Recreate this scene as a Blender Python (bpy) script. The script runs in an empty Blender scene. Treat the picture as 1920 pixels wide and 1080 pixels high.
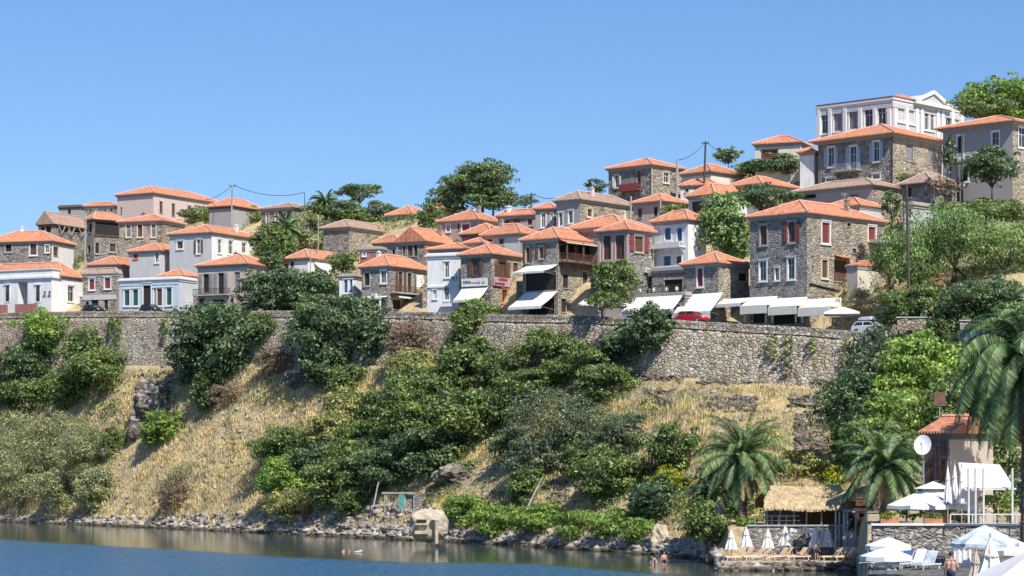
import bpy, bmesh, math, random
import numpy as np
from mathutils import Vector, Matrix, noise as mnoise
R = math.radians
S = bpy.context.scene
COL = S.collection
# ---------------------------------------------------------------- camera, light
F, PX, PY, H = 4300.0, 960.0, 860.0, 10.0      # focal length and horizon in photo pixels, eye height in metres
cam = bpy.data.cameras.new('camera'); camo = bpy.data.objects.new('camera', cam); COL.objects.link(camo)
camo.location = (0, 0, H); camo.rotation_euler = (R(90), 0, 0)
cam.sensor_width = 36; cam.lens = 36*F/1920; cam.shift_y = (PY-540)/1920; cam.clip_start = 1; cam.clip_end = 9000
S.camera = camo
S.view_settings.view_transform = 'Standard'; S.view_settings.look = 'None'
S.view_settings.exposure = 0.5; S.view_settings.gamma = 1
W = bpy.data.worlds.new('World'); S.world = W; W.use_nodes = True
nt = W.node_tree; nt.nodes.clear()
sky = nt.nodes.new('ShaderNodeTexSky'); sky.sky_type = 'NISHITA'; sky.sun_disc = False
SUN_EL, SUN_AZ = R(50), math.atan2(0.47, -0.88)
sky.sun_elevation = SUN_EL; sky.sun_rotation = SUN_AZ
sky.altitude = 1200; sky.air_density = 1.35; sky.dust_density = 0.1; sky.ozone_density = 4.0
bg = nt.nodes.new('ShaderNodeBackground'); bg.inputs[1].default_value = 0.08
wo = nt.nodes.new('ShaderNodeOutputWorld')
tint = nt.nodes.new('ShaderNodeMix'); tint.data_type = 'RGBA'; tint.blend_type = 'MULTIPLY'; tint.inputs[0].default_value = 1
tint.inputs[7].default_value = (.67, .84, 1.15, 1)
nt.links.new(sky.outputs[0], tint.inputs[6]); nt.links.new(tint.outputs[2], bg.inputs[0]); nt.links.new(bg.outputs[0], wo.inputs[0])
sl = bpy.data.lights.new('sun', 'SUN'); sl.energy = 4.6; sl.angle = R(0.53); sl.color = (1, 0.95, 0.87)
so = bpy.data.objects.new('sun', sl); COL.objects.link(so)
sd = Vector((math.sin(SUN_AZ)*math.cos(SUN_EL), math.cos(SUN_AZ)*math.cos(SUN_EL), math.sin(SUN_EL)))
so.rotation_euler = sd.to_track_quat('Z', 'Y').to_euler()
so.location = (100, 100, 150)

# ---------------------------------------------------------------- helpers
def tag(o, label=None, cat=None, group=None, kind=None):
    if label: o['label'] = label
    if cat: o['category'] = cat
    if group: o['group'] = group
    if kind: o['kind'] = kind
    return o
def empty(name, loc, rz=0, label=None, cat=None, group=None):
    o = bpy.data.objects.new(name, None); COL.objects.link(o); o.empty_display_size = .3
    o.location = loc; o.rotation_euler = (0, 0, rz)
    return tag(o, label, cat, group)
def P(px, py, D):
    return Vector(((px-PX)/F*D, D, H+(PY-py)/F*D))
class MB:
    def __init__(s): s.v = []; s.f = []
    def add(s, vs, fs):
        n = len(s.v); s.v += [tuple(p) for p in vs]; s.f += [tuple(i+n for i in f) for f in fs]; return s
    def box(s, x0, x1, y0, y1, z0, z1, M=None):
        vs = [Vector((x, y, z)) for z in (z0, z1) for y in (y0, y1) for x in (x0, x1)]
        if M: vs = [M @ p for p in vs]
        return s.add(vs, [(0, 2, 3, 1), (4, 5, 7, 6), (0, 1, 5, 4), (1, 3, 7, 5), (3, 2, 6, 7), (2, 0, 4, 6)])
    def bar(s, a, b, w, h=None):
        a = Vector(a); b = Vector(b); d = b-a; L = d.length
        M = Matrix.Translation(a) @ d.to_track_quat('Z', 'Y').to_matrix().to_4x4()
        h = h or w
        return s.box(-w/2, w/2, -h/2, h/2, 0, L, M)
    def tube(s, pts, rad, seg=8, cap=True):
        pts = [Vector(p) for p in pts]; n = len(s.v); m = len(pts)
        if not hasattr(rad, '__len__'): rad = [rad]*m
        for i, p in enumerate(pts):
            d = (pts[min(i+1, m-1)]-pts[max(i-1, 0)]).normalized()
            q = d.to_track_quat('Z', 'Y')
            for k in range(seg):
                a = 2*math.pi*k/seg
                s.v.append(tuple(p+q @ Vector((rad[i]*math.cos(a), rad[i]*math.sin(a), 0))))
        for i in range(m-1):
            for k in range(seg):
                a, b = n+i*seg+k, n+i*seg+(k+1) % seg
                s.f.append((a, b, b+seg, a+seg))
        if cap:
            s.f.append(tuple(n+k for k in reversed(range(seg)))); s.f.append(tuple(n+(m-1)*seg+k for k in range(seg)))
        return s
    def quadsheet(s, a, b, c, d, th=.03):   # a b c d corners, thin slab
        a, b, c, d = map(Vector, (a, b, c, d)); n = (b-a).cross(d-a).normalized()*th
        return s.add([a, b, c, d, a-n, b-n, c-n, d-n], [(0, 1, 2, 3), (7, 6, 5, 4), (0, 4, 5, 1), (1, 5, 6, 2), (2, 6, 7, 3), (3, 7, 4, 0)])
    def build(s, name, mat, parent=None, loc=None, uv=False, smooth=False):
        me = bpy.data.meshes.new(name); me.from_pydata(s.v, [], s.f); me.update()
        if uv:
            ul = me.uv_layers.new(name='UVMap')
            for p in me.polygons:
                n = p.normal; h = Vector((-n.y, n.x, 0))
                h = h.normalized() if h.length > 1e-4 else Vector((1, 0, 0)); v = n.cross(h)
                for li in p.loop_indices:
                    c = me.vertices[me.loops[li].vertex_index].co; ul.data[li].uv = (c.dot(h), c.dot(v))
        if smooth: me.polygons.foreach_set('use_smooth', [True]*len(me.polygons))
        me.materials.append(mat)
        o = bpy.data.objects.new(name, me); COL.objects.link(o)
        if parent: o.parent = parent
        if loc is not None: o.location = loc
        return o
def npmesh(name, V, Fq, mat, parent=None, loc=None, smooth=False):
    """numpy vertices (n,3) and faces (m,k)"""
    me = bpy.data.meshes.new(name); k = Fq.shape[1]
    me.vertices.add(len(V)); me.vertices.foreach_set('co', V.astype(np.float32).ravel())
    me.loops.add(Fq.size); me.loops.foreach_set('vertex_index', Fq.astype(np.int32).ravel())
    me.polygons.add(len(Fq)); me.polygons.foreach_set('loop_start', np.arange(0, Fq.size, k, dtype=np.int32))
    if smooth: me.polygons.foreach_set('use_smooth', np.ones(len(Fq), bool))
    me.update(calc_edges=True); me.validate()
    me.materials.append(mat)
    o = bpy.data.objects.new(name, me); COL.objects.link(o)
    if parent: o.parent = parent
    if loc is not None: o.location = loc
    return o

# ---------------------------------------------------------------- materials
def newmat(name):
    m = bpy.data.materials.new(name); m.use_nodes = True; n = m.node_tree; b = n.nodes['Principled BSDF']
    return m, n, b
def N(n, t, **kw):
    x = n.nodes.new(t)
    for k, v in kw.items():
        if isinstance(k, str) and k.startswith('_'): x.inputs[k[1:]].default_value = v
        else: setattr(x, k, v)
    return x
def ramp(n, stops, fac):
    r = n.nodes.new('ShaderNodeValToRGB'); e = r.color_ramp.elements
    while len(e) < len(stops): e.new(.5)
    for i, (p, c) in enumerate(stops):
        e[i].position = p; e[i].color = (*c, 1) if len(c) == 3 else c
    n.links.new(fac, r.inputs[0]); return r.outputs[0]
def mixc(n, fac, a, b, mode='MIX'):
    m = n.nodes.new('ShaderNodeMix'); m.data_type = 'RGBA'; m.blend_type = mode
    for s, v in ((m.inputs[0], fac), (m.inputs[6], a), (m.inputs[7], b)):
        if hasattr(v, 'links'): n.links.new(v, s)
        else: s.default_value = v if not isinstance(v, tuple) else (*v, 1)[:4]
    return m.outputs[2]
def bump(n, b, h, st, dist=.1):
    x = n.nodes.new('ShaderNodeBump'); x.inputs['Strength'].default_value = st; x.inputs['Distance'].default_value = dist
    n.links.new(h, x.inputs['Height']); n.links.new(x.outputs[0], b.inputs['Normal'])
def coords(n, out='Object', scale=(1, 1, 1)):
    t = n.nodes.new('ShaderNodeTexCoord'); m = n.nodes.new('ShaderNodeMapping'); m.inputs['Scale'].default_value = scale
    n.links.new(t.outputs[out], m.inputs[0]); return m.outputs[0]
def plain(name, c, rough=.7, var=.12, nscale=3.0, metal=0, bstr=.0):
    m, n, b = newmat(name); co = coords(n)
    t = N(n, 'ShaderNodeTexNoise', _Scale=nscale, _Detail=5.0); n.links.new(co, t.inputs[0])
    d = tuple(x*(1-var*1.6) for x in c); l = tuple(min(1, x*(1+var)) for x in c)
    n.links.new(ramp(n, [(.3, d), (.7, l)], t.outputs[0]), b.inputs['Base Color'])
    b.inputs['Roughness'].default_value = rough; b.inputs['Metallic'].default_value = metal
    if bstr: bump(n, b, t.outputs[0], bstr, .05)
    return m
def plaster(name, c, stain=(.38, .33, .28), amt=.5):
    m, n, b = newmat(name); co = coords(n)
    t = N(n, 'ShaderNodeTexNoise', _Scale=.7, _Detail=8.0, _Roughness=.65); n.links.new(co, t.inputs[0])
    co2 = coords(n, scale=(2.2, 2.2, .35)); t2 = N(n, 'ShaderNodeTexNoise', _Scale=1.2, _Detail=4.0); n.links.new(co2, t2.inputs[0])
    k = n.nodes.new('ShaderNodeMath'); k.operation = 'MULTIPLY'; n.links.new(t.outputs[0], k.inputs[0]); n.links.new(t2.outputs[0], k.inputs[1])
    f = ramp(n, [(.2, (0, 0, 0)), (.48, (amt, amt, amt))], k.outputs[0])
    n.links.new(mixc(n, f, c, stain), b.inputs['Base Color']); b.inputs['Roughness'].default_value = .85
    t3 = N(n, 'ShaderNodeTexNoise', _Scale=6.0, _Detail=4.0); n.links.new(co, t3.inputs[0]); bump(n, b, t3.outputs[0], .3, .04)
    return m
def stone(name, a, c, d, mortar, sc=2.6, mw=.06, flat=1.5, patch=None, bs=.9, out='Object', stain=None):
    m, n, b = newmat(name); co = coords(n, out, (1, 1, flat))
    w = N(n, 'ShaderNodeTexNoise', _Scale=1.5, _Detail=2.0); n.links.new(co, w.inputs[0])
    mm = n.nodes.new('ShaderNodeMix'); mm.data_type = 'RGBA'; mm.blend_type = 'LINEAR_LIGHT'; mm.inputs[0].default_value = .25
    n.links.new(co, mm.inputs[6]); n.links.new(w.outputs[1], mm.inputs[7]); wc = mm.outputs[2]
    v = N(n, 'ShaderNodeTexVoronoi', _Scale=sc); n.links.new(wc, v.inputs[0])
    e = N(n, 'ShaderNodeTexVoronoi', feature='DISTANCE_TO_EDGE', _Scale=sc); n.links.new(wc, e.inputs[0])
    sp = n.nodes.new('ShaderNodeSeparateColor'); n.links.new(v.outputs['Color'], sp.inputs[0])
    cc = ramp(n, [(.0, a), (.35, c), (.7, d), (1, tuple(x*.5 for x in a))], sp.outputs[0])
    fn = N(n, 'ShaderNodeTexNoise', _Scale=9.0, _Detail=4.0); n.links.new(co, fn.inputs[0])
    cc = mixc(n, .6, cc, ramp(n, [(.3, (.45, .45, .45)), (.7, (1, 1, 1))], fn.outputs[0]), 'MULTIPLY')
    ef = ramp(n, [(0, (1, 1, 1)), (mw, (0, 0, 0))], e.outputs[0])
    cc = mixc(n, ef, cc, mortar)
    if patch:
        pn = N(n, 'ShaderNodeTexNoise', _Scale=.45, _Detail=5.0); n.links.new(coords(n, out), pn.inputs[0])
        cc = mixc(n, ramp(n, [(.52, (0, 0, 0)), (.6, (.85, .85, .85))], pn.outputs[0]), cc, patch)
    if stain:
        for sc_, s_, lo in (((1, 1, .25), .5, .55), ((1, 1, 1), .12, .62)):
            sn = N(n, 'ShaderNodeTexNoise', _Scale=s_, _Detail=6.0, _Roughness=.65); n.links.new(coords(n, out, sc_), sn.inputs[0])
            cc = mixc(n, .8, cc, ramp(n, [(.38, stain), (.58, (1, 1, 1))], sn.outputs[0]), 'MULTIPLY')
    n.links.new(cc, b.inputs['Base Color']); b.inputs['Roughness'].default_value = .9
    bump(n, b, ramp(n, [(0, (0, 0, 0)), (.2, (1, 1, 1))], e.outputs[0]), bs, .12)
    return m
def tiles(name, a, c, d, old=0):
    m, n, b = newmat(name); uv = n.nodes.new('ShaderNodeTexCoord').outputs['UV']
    mp = N(n, 'ShaderNodeMapping'); mp.inputs['Scale'].default_value = (4.2, 2.8, 1); n.links.new(uv, mp.inputs[0])
    br = N(n, 'ShaderNodeTexVoronoi', _Scale=1.0, _Randomness=.35); n.links.new(mp.outputs[0], br.inputs[0])
    sp = n.nodes.new('ShaderNodeSeparateColor'); n.links.new(br.outputs['Color'], sp.inputs[0])
    col = ramp(n, [(0, a), (.5, c), (1, d)], sp.outputs[0])
    t = N(n, 'ShaderNodeTexNoise', _Scale=.55, _Detail=8.0, _Roughness=.65); n.links.new(coords(n), t.inputs[0])
    oi = n.nodes.new('ShaderNodeObjectInfo')
    col = mixc(n, 1, col, ramp(n, [(0, (.80, .84, .90)), (.35, (.95, .98, 1.05)), (.7, (1.0, 1.0, 1.0)), (1, (.90, .98, 1.15))], oi.outputs['Random']), 'MULTIPLY')
    g = (.42, .30, .22) if old else (.58, .36, .25)
    col = mixc(n, ramp(n, [(.45, (0, 0, 0)), (.7, (.75, .75, .75) if old else (.4, .4, .4))], t.outputs[0]), col, g)
    wv = N(n, 'ShaderNodeTexWave', _Scale=1.35, wave_type='BANDS', bands_direction='X'); n.links.new(uv, wv.inputs[0])
    col = mixc(n, .45, col, ramp(n, [(0, (.5, .45, .42)), (.5, (1, 1, 1))], wv.outputs[0]), 'MULTIPLY')
    w2 = N(n, 'ShaderNodeTexWave', _Scale=.85, wave_type='BANDS', bands_direction='Y', wave_profile='SAW'); n.links.new(uv, w2.inputs[0])
    col = mixc(n, .25, col, ramp(n, [(0, (.6, .55, .5)), (.4, (1, 1, 1))], w2.outputs[0]), 'MULTIPLY')
    n.links.new(col, b.inputs['Base Color']); b.inputs['Roughness'].default_value = .8
    bump(n, b, wv.outputs[0], .7, .08); return m
def leafmat(name, a, c, d, trans=.35, k=2.3):
    a, c, d = (tuple(min(.8, x*q) for x in v) for v, q in ((a, k*.9), (c, k), (d, k*1.15)))
    m, n, b = newmat(name)
    g = n.nodes.new('ShaderNodeNewGeometry')
    col = ramp(n, [(0, a), (.55, c), (1, d)], g.outputs['Random Per Island'])
    t = N(n, 'ShaderNodeTexNoise', _Scale=.35, _Detail=3.0); n.links.new(coords(n), t.inputs[0])
    col = mixc(n, .75, col, ramp(n, [(.35, (.55, .6, .6)), (.65, (1.3, 1.2, .9))], t.outputs[0]), 'MULTIPLY')
    n.links.new(col, b.inputs['Base Color']); b.inputs['Roughness'].default_value = .5; b.inputs['Specular IOR Level'].default_value = .35
    tr = n.nodes.new('ShaderNodeBsdfTranslucent'); n.links.new(col, tr.inputs[0])
    mx = n.nodes.new('ShaderNodeMixShader'); mx.inputs[0].default_value = trans
    n.links.new(b.outputs[0], mx.inputs[1]); n.links.new(tr.outputs[0], mx.inputs[2])
    n.links.new(mx.outputs[0], n.nodes['Material Output'].inputs[0]); return m
M = {
 'stone': stone('grey_stone', (.25, .23, .205), (.35, .325, .29), (.48, .445, .39), (.21, .19, .17), sc=2.1),
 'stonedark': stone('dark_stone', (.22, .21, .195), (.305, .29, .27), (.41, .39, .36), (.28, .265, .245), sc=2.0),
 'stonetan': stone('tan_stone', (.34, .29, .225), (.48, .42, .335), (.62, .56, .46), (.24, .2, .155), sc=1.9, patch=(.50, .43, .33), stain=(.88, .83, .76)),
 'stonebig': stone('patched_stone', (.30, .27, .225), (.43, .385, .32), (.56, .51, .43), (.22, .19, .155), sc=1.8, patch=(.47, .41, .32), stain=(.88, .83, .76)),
 'retain': stone('retaining_stone', (.54, .45, .32), (.70, .60, .45), (.84, .74, .60), (.13, .11, .09), sc=1.5, mw=.08, flat=1.7, bs=1.0, patch=(.50, .44, .33), stain=(.84, .77, .68)),
 'parapet': stone('parapet_stone', (.33, .29, .235), (.5, .445, .37), (.66, .6, .5), (.13, .115, .09), sc=2.0, mw=.09, flat=1.7, stain=(.8, .72, .62)),
 'white': plaster('white_plaster', (.74, .74, .72)), 'cream': plaster('cream_plaster', (.66, .61, .50)),
 'pink': plaster('pink_plaster', (.60, .47, .41)), 'pinkgrey': plaster('pink_grey_plaster', (.50, .40, .37)),
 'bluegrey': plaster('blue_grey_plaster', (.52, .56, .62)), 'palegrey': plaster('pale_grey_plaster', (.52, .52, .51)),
 'grey': plaster('grey_plaster', (.33, .32, .31)), 'mint': plaster('mint_plaster', (.36, .43, .38)),
 'tan': plaster('tan_plaster', (.50, .42, .33)), 'purple': plaster('mauve_plaster', (.33, .28, .29)),
 'red': plaster('red_plaster', (.33, .12, .10)), 'concrete': plain('concrete', (.42, .41, .39), .9, .15, 4, 0, .3),
 'roof': tiles('terracotta_roof', (.50, .17, .075), (.64, .235, .105), (.75, .34, .18)),
 'oldroof': tiles('weathered_roof', (.34, .20, .14), (.44, .28, .20), (.52, .37, .28), 1),
 'ridge': plain('ridge_tile', (.66, .36, .26), .8, .15), 'oldridge': plain('old_ridge_tile', (.5, .38, .3), .85, .15),
 'trimw': plain('white_trim', (.72, .71, .68), .7, .08), 'trimc': plain('cream_trim', (.62, .56, .44), .7, .1),
 'darkpave': stone('terrace_paving', (.12, .11, .10), (.17, .16, .15), (.25, .24, .22), (.06, .055, .05), sc=1.6, flat=1), 'trims': plain('stone_trim', (.40, .36, .31), .85, .15), 'trimb': plain('brown_trim', (.13, .07, .045), .6, .2),
 'trimo': plain('orange_trim', (.62, .22, .06), .6, .1), 'trimp': plain('pink_trim', (.55, .36, .32), .8, .1),
 'eaves': plain('eaves_board', (.36, .345, .33), .8, .12), 'eavesdark': plain('dark_eaves', (.14, .115, .10), .8, .12),
 'wood': plain('brown_wood', (.14, .07, .045), .7, .25, 2), 'woodred': plain('oxblood_paint', (.24, .045, .045), .6, .15),
 'woodgreen': plain('green_paint', (.02, .12, .085), .6, .15), 'woodblue': plain('blue_paint', (.05, .13, .28), .6, .15),
 'paleblue': plain('pale_blue_paint', (.33, .42, .50), .6, .1), 'woodwhite': plain('white_paint', (.62, .62, .6), .6, .08), 'woodgrey': plain('grey_wood', (.27, .26, .26), .8, .2),
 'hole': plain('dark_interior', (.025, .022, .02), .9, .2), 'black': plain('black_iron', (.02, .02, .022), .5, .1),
 'fabric': plain('white_canvas', (.72, .71, .69), .85, .07, .9), 'creamfabric': plain('cream_canvas', (.74, .70, .58), .85, .05, 1.2),
 'bluefabric': plain('blue_canvas', (.52, .60, .68), .8, .32, 2.2), 'pinkfab': plain('pink_sign', (.50, .30, .38), .6, .35, 3),
 'metal': plain('grey_metal', (.45, .46, .48), .4, .08, 3, .6), 'pole': plain('weathered_pole', (.36, .34, .31), .85, .2, 1),
 'darkpole': plain('dark_pole', (.07, .06, .05), .85, .25, 1), 'bark': plain('bark', (.12, .09, .065), .9, .35, 4, 0, .6),
 'palmbark': plain('palm_bark', (.17, .13, .095), .9, .4, 5, 0, .8), 'deadfrond': plain('dead_frond', (.34, .25, .14), .85, .3, 2),
 'thatch': plain('straw', (.50, .38, .22), .9, .3, 2.5), 'deck': plain('deck_wood', (.48, .33, .20), .75, .25, 3),
 'slat': plain('lounger_wood', (.74, .56, .38), .7, .15, 3), 'skin': plain('skin', (.52, .31, .22), .55, .06),
 'hair': plain('dark_hair', (.03, .02, .015), .7, .2), 'shorts': plain('navy_shorts', (.03, .04, .09), .8, .1),
 'terracotta': plain('terracotta_pot', (.5, .22, .11), .8, .15), 'rust': plain('rust', (.22, .10, .05), .9, .3),
 'asphalt': plain('asphalt', (.10, .10, .10), .9, .15, 2), 'rubber': plain('rubber', (.02, .02, .02), .8, .1),
 'outcrop': stone('dark_rock', (.16, .135, .11), (.26, .22, .18), (.38, .33, .27), (.08, .065, .055), sc=.7, mw=.12, flat=1.8, bs=1.0),
 'tanrock': plain('tan_rock', (.47, .40, .29), .95, .22, 1.3, 0, .8),
 'rock': None, 'turq': plain('turquoise_paint', (.09, .30, .27), .6, .2),
}
def glassmat():
    m, n, b = newmat('window_glass'); b.inputs['Base Color'].default_value = (.035, .04, .045, 1)
    b.inputs['Roughness'].default_value = .12; t = N(n, 'ShaderNodeTexNoise', _Scale=1.0); n.links.new(coords(n), t.inputs[0])
    n.links.new(ramp(n, [(.35, (.015, .015, .015)), (.65, (.07, .075, .08))], t.outputs[0]), b.inputs['Base Color']); return m
M['glass'] = glassmat()
def carpaint(name, c):
    m, n, b = newmat(name); b.inputs['Base Color'].default_value = (*c, 1); b.inputs['Roughness'].default_value = .3; b.inputs['Coat Weight'].default_value = .8
    t = N(n, 'ShaderNodeTexNoise', _Scale=40.0); n.links.new(coords(n), t.inputs[0])
    n.links.new(ramp(n, [(.3, tuple(x*.92 for x in c)), (.7, c)], t.outputs[0]), b.inputs['Base Color']); return m
M['carred'] = carpaint('red_paint', (.55, .02, .035)); M['carwhite'] = carpaint('car_white', (.75, .76, .78)); M['carblue'] = carpaint('car_blue', (.05, .12, .35))
def rockmat():
    m, n, b = newmat('shore_rock'); g = n.nodes.new('ShaderNodeNewGeometry')
    col = ramp(n, [(0, (.22, .19, .165)), (.4, (.33, .29, .25)), (.8, (.44, .39, .34)), (1, (.55, .51, .46))], g.outputs['Random Per Island'])
    t = N(n, 'ShaderNodeTexNoise', _Scale=3.0, _Detail=6.0); n.links.new(coords(n), t.inputs[0])
    col = mixc(n, .7, col, ramp(n, [(.35, (.5, .48, .46)), (.65, (1.1, 1.1, 1.1))], t.outputs[0]), 'MULTIPLY')
    sx = n.nodes.new('ShaderNodeSeparateXYZ'); n.links.new(g.outputs['Position'], sx.inputs[0])
    wet = ramp(n, [(.0, (.17, .15, .11)), (.30, (.3, .28, .24)), (.45, (1, 1, 1))], sx.outputs[2])    # tide line, wet below 0.4 m
    n.links.new(mixc(n, 1.0, col, wet, 'MULTIPLY'), b.inputs['Base Color']); b.inputs['Roughness'].default_value = .85
    bump(n, b, t.outputs[0], .6, .1); return m
M['rock'] = rockmat()
L = {
 'fig': leafmat('fig_leaves', (.020, .040, .020), (.042, .076, .036), (.12, .16, .085)),
 'green': leafmat('green_leaves', (.032, .052, .018), (.068, .105, .034), (.16, .195, .075)),
 'bright': leafmat('bright_leaves', (.045, .08, .018), (.10, .165, .036), (.21, .28, .08)),
 'olive': leafmat('tamarisk_leaves', (.065, .075, .04), (.15, .165, .09), (.29, .30, .18)),
 'blue': leafmat('grey_green_leaves', (.032, .048, .030), (.068, .092, .056), (.14, .17, .105)),
 'pine': leafmat('pine_needles', (.028, .048, .022), (.065, .10, .042), (.13, .165, .07)),
 'yellow': leafmat('yellow_leaves', (.16, .20, .02), (.30, .34, .03), (.48, .45, .06), .35, 1.1),
 'pepper': leafmat('pepper_leaves', (.045, .075, .028), (.095, .155, .055), (.19, .26, .11)),
 'grassy': leafmat('mixed_scrub', (.09, .10, .035), (.16, .17, .065), (.28, .26, .12)),
 'palm': leafmat('palm_fronds', (.022, .045, .018), (.045, .085, .03), (.13, .18, .085), .2, 2.1),
 'dead': leafmat('dry_twigs', (.13, .09, .07), (.22, .16, .12), (.34, .26, .19), .2, 1.1),
 'straw': leafmat('dry_grass_blades', (.52, .42, .25), (.61, .51, .32), (.70, .60, .41), .3, 1.08),
}
# ---------------------------------------------------------------- terrain
def I(u, xs, ys): return float(np.interp(u, xs, ys))
UW = [-700, -400, 0, 300, 600, 960, 1300, 1350]
DWV = [430, 405, 364, 331, 297, 265, 232, 214]
def DW(u): return I(u, UW, DWV)
def D2(u): return I(u, [-700, -400, 0, 300, 600, 950, 1250, 1500, 1680, 1750, 1920, 2400], [440, 420, 388, 359, 332, 301, 280, 267, 258, 253, 241, 215])
PYT = ([-700, -100, 0, 130, 330, 600, 800, 960, 1100, 1270, 1400, 1500, 1600, 1680, 1750, 1920, 2400],
       [600, 589, 587, 584, 583, 582, 585, 590, 592, 600, 608, 613, 621, 628, 634, 648, 680])
def ztop(u): return H+(PY-I(u, *PYT))/F*D2(u)          # parapet top
def zroad(u): return ztop(u)-.32
def zpy(py, D): return H+(PY-py)/F*D
def base_py(u): return I(u, [-400, 0, 230, 330, 560, 800, 1000, 1250, 1540, 1680, 1920, 2400], [710, 710, 686, 686, 680, 690, 694, 706, 728, 742, 750, 770])
def profile(u):
    dw, d2, zr = DW(u), D2(u), zroad(u); zb = zpy(base_py(u), d2-2); uu = u
    A = [(dw-80, -7), (dw-6, -1.6), (dw, -.05), (dw+3.5, 1.5)]
    d5 = d2-2.2
    for t, k in ((.33, .30), (.66, .62)):
        A.append((dw+3.5+(d5-dw-3.5)*t, 1.5+(zb-1.5)*k))
    B = [(150, -7), (205.5, -2), (206.6, .7), (215.8, .75), (216.3, 3.5), (230, 3.7)]
    C = [(50, 4.3), (137.3, 4.3), (137.5, 5.05), (170, 5.1), (212, 5.3), (228, 6)]
    def mix(a, b, t): return [((1-t)*p[0]+t*q[0], (1-t)*p[1]+t*q[1]) for p, q in zip(a, b)]
    if u <= 1335: Pn = A
    elif u < 1365: Pn = mix(A, B, (u-1335)/30)
    elif u <= 1606: Pn = B
    elif u < 1626: Pn = mix(B, C, (u-1606)/20)
    else: Pn = C
    hs = [-400, 0, 300, 700, 1000, 1250, 1500, 1700, 1900, 2400]
    q8 = ([30, 28, 27, 25, 14, 14, 16, 10, 10, 10], [548, 545, 540, 535, 530, 562, 562, 575, 562, 590])
    q9 = ([60, 55, 48, 40, 34, 42, 40, 40, 62, 62], [505, 500, 470, 474, 462, 440, 430, 430, 380, 390])
    q10 = ([85, 78, 72, 60, 62, 68, 76, 66, 84, 90], [480, 472, 408, 414, 404, 352, 306, 335, 325, 320])
    Pn = Pn+[(d5, zb), (d2+.15, zb+.1), (d2+.4, zr), (d2+9.5, zr+.1)]
    for o, y in (q8, q9, q10):
        D = d2+I(u, hs, o); Pn.append((D, zpy(I(u, hs, y), D)))
    D = Pn[-1][0]; Pn += [(D+40, Pn[-1][1]-6), (D+160, Pn[-1][1]-30), (D+500, -10)]
    return Pn
_pc = {}
def gz(u, D):
    k = round(u); 
    if k not in _pc: _pc[k] = profile(k)
    p = _pc[k]; return float(np.interp(D, [a[0] for a in p], [a[1] for a in p]))
def hit(px, py, dmin=195, dmax=460):
    """where the line of sight through a photo pixel meets the terrain"""
    D = dmin
    while D < dmax:
        if gz(px, D) >= zpy(py, D): return D
        D += .5
    return dmax
def groundmat():
    m, n, b = newmat('hillside_soil'); co = coords(n)
    t = N(n, 'ShaderNodeTexNoise', _Scale=.09, _Detail=7.0, _Roughness=.6); n.links.new(co, t.inputs[0])
    t2 = N(n, 'ShaderNodeTexNoise', _Scale=1.3, _Detail=9.0, _Roughness=.7); n.links.new(co, t2.inputs[0])
    v = N(n, 'ShaderNodeTexVoronoi', _Scale=1.1); n.links.new(co, v.inputs[0])
    c1 = ramp(n, [(.3, (.30, .23, .13)), (.5, (.52, .41, .23)), (.7, (.64, .52, .31))], t2.outputs[0])
    c2 = ramp(n, [(.3, (.27, .21, .13)), (.5, (.45, .35, .21)), (.7, (.56, .46, .29))], t2.outputs[0])
    col = mixc(n, ramp(n, [(.42, (1, 1, 1)), (.5, (0, 0, 0))], t.outputs[0]), c1, c2)
    n.links.new(col, b.inputs['Base Color']); b.inputs['Roughness'].default_value = .95
    bump(n, b, t2.outputs[0], .9, .5); return m
GM = groundmat()
us = list(range(-700, 1320, 7))+list(range(1320, 1380, 4))+list(range(1380, 1600, 10))+list(range(1600, 1640, 3))+list(range(1640, 2500, 12))
rows = []
SUB = [1, 2, 2, 10, 10, 10, 1, 1, 1, 6, 6, 6, 3, 3, 3]
for u in us:
    p = profile(u); r = []
    for i in range(len(p)-1):
        for k in range(SUB[i]):
            t = k/SUB[i]; D = p[i][0]+(p[i+1][0]-p[i][0])*t; z = p[i][1]+(p[i+1][1]-p[i][1])*t
            amp = 1.0 if 3 <= i <= 5 else (.5 if 9 <= i <= 12 else 0)
            if u > 1340 and i < 6: amp = 0
            if i == 3: amp *= t
            if i == 5: amp *= 1-t*.85
            if i == 9: amp *= t
            X = (u-PX)/F*D
            if amp:
                e = mnoise.noise(Vector((X*.13, D*.13, z*.13)))*1.6-abs(mnoise.noise(Vector((X*.3, D*.08, 7))))*1.3+mnoise.noise(Vector((X*.5, D*.5, z*.5)))*.6
                z += (e-.1)*amp*(.5 if u < 1340 else .3)
            r.append((X, D, z))
    r.append((((u-PX)/F*p[-1][0]), p[-1][0], p[-1][1])); rows.append(r)
nr = len(rows[0]); V = np.array(rows).reshape(-1, 3); nu = len(us)
ii, jj = np.meshgrid(np.arange(nu-1), np.arange(nr-1), indexing='ij'); a = (ii*nr+jj).ravel()
g = npmesh('hillside', V, np.stack([a, a+nr, a+nr+1, a+1], 1), GM, smooth=True); tag(g, kind='structure')
# seabed / land far beyond
bm = MB(); bm.add([(-6000, -3000, -9), (6000, -3000, -9), (6000, 8000, -9), (-6000, 8000, -9)], [(0, 1, 2, 3)])
tag(bm.build('seabed', plain('sand', (.2, .19, .14))), kind='structure')
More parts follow.
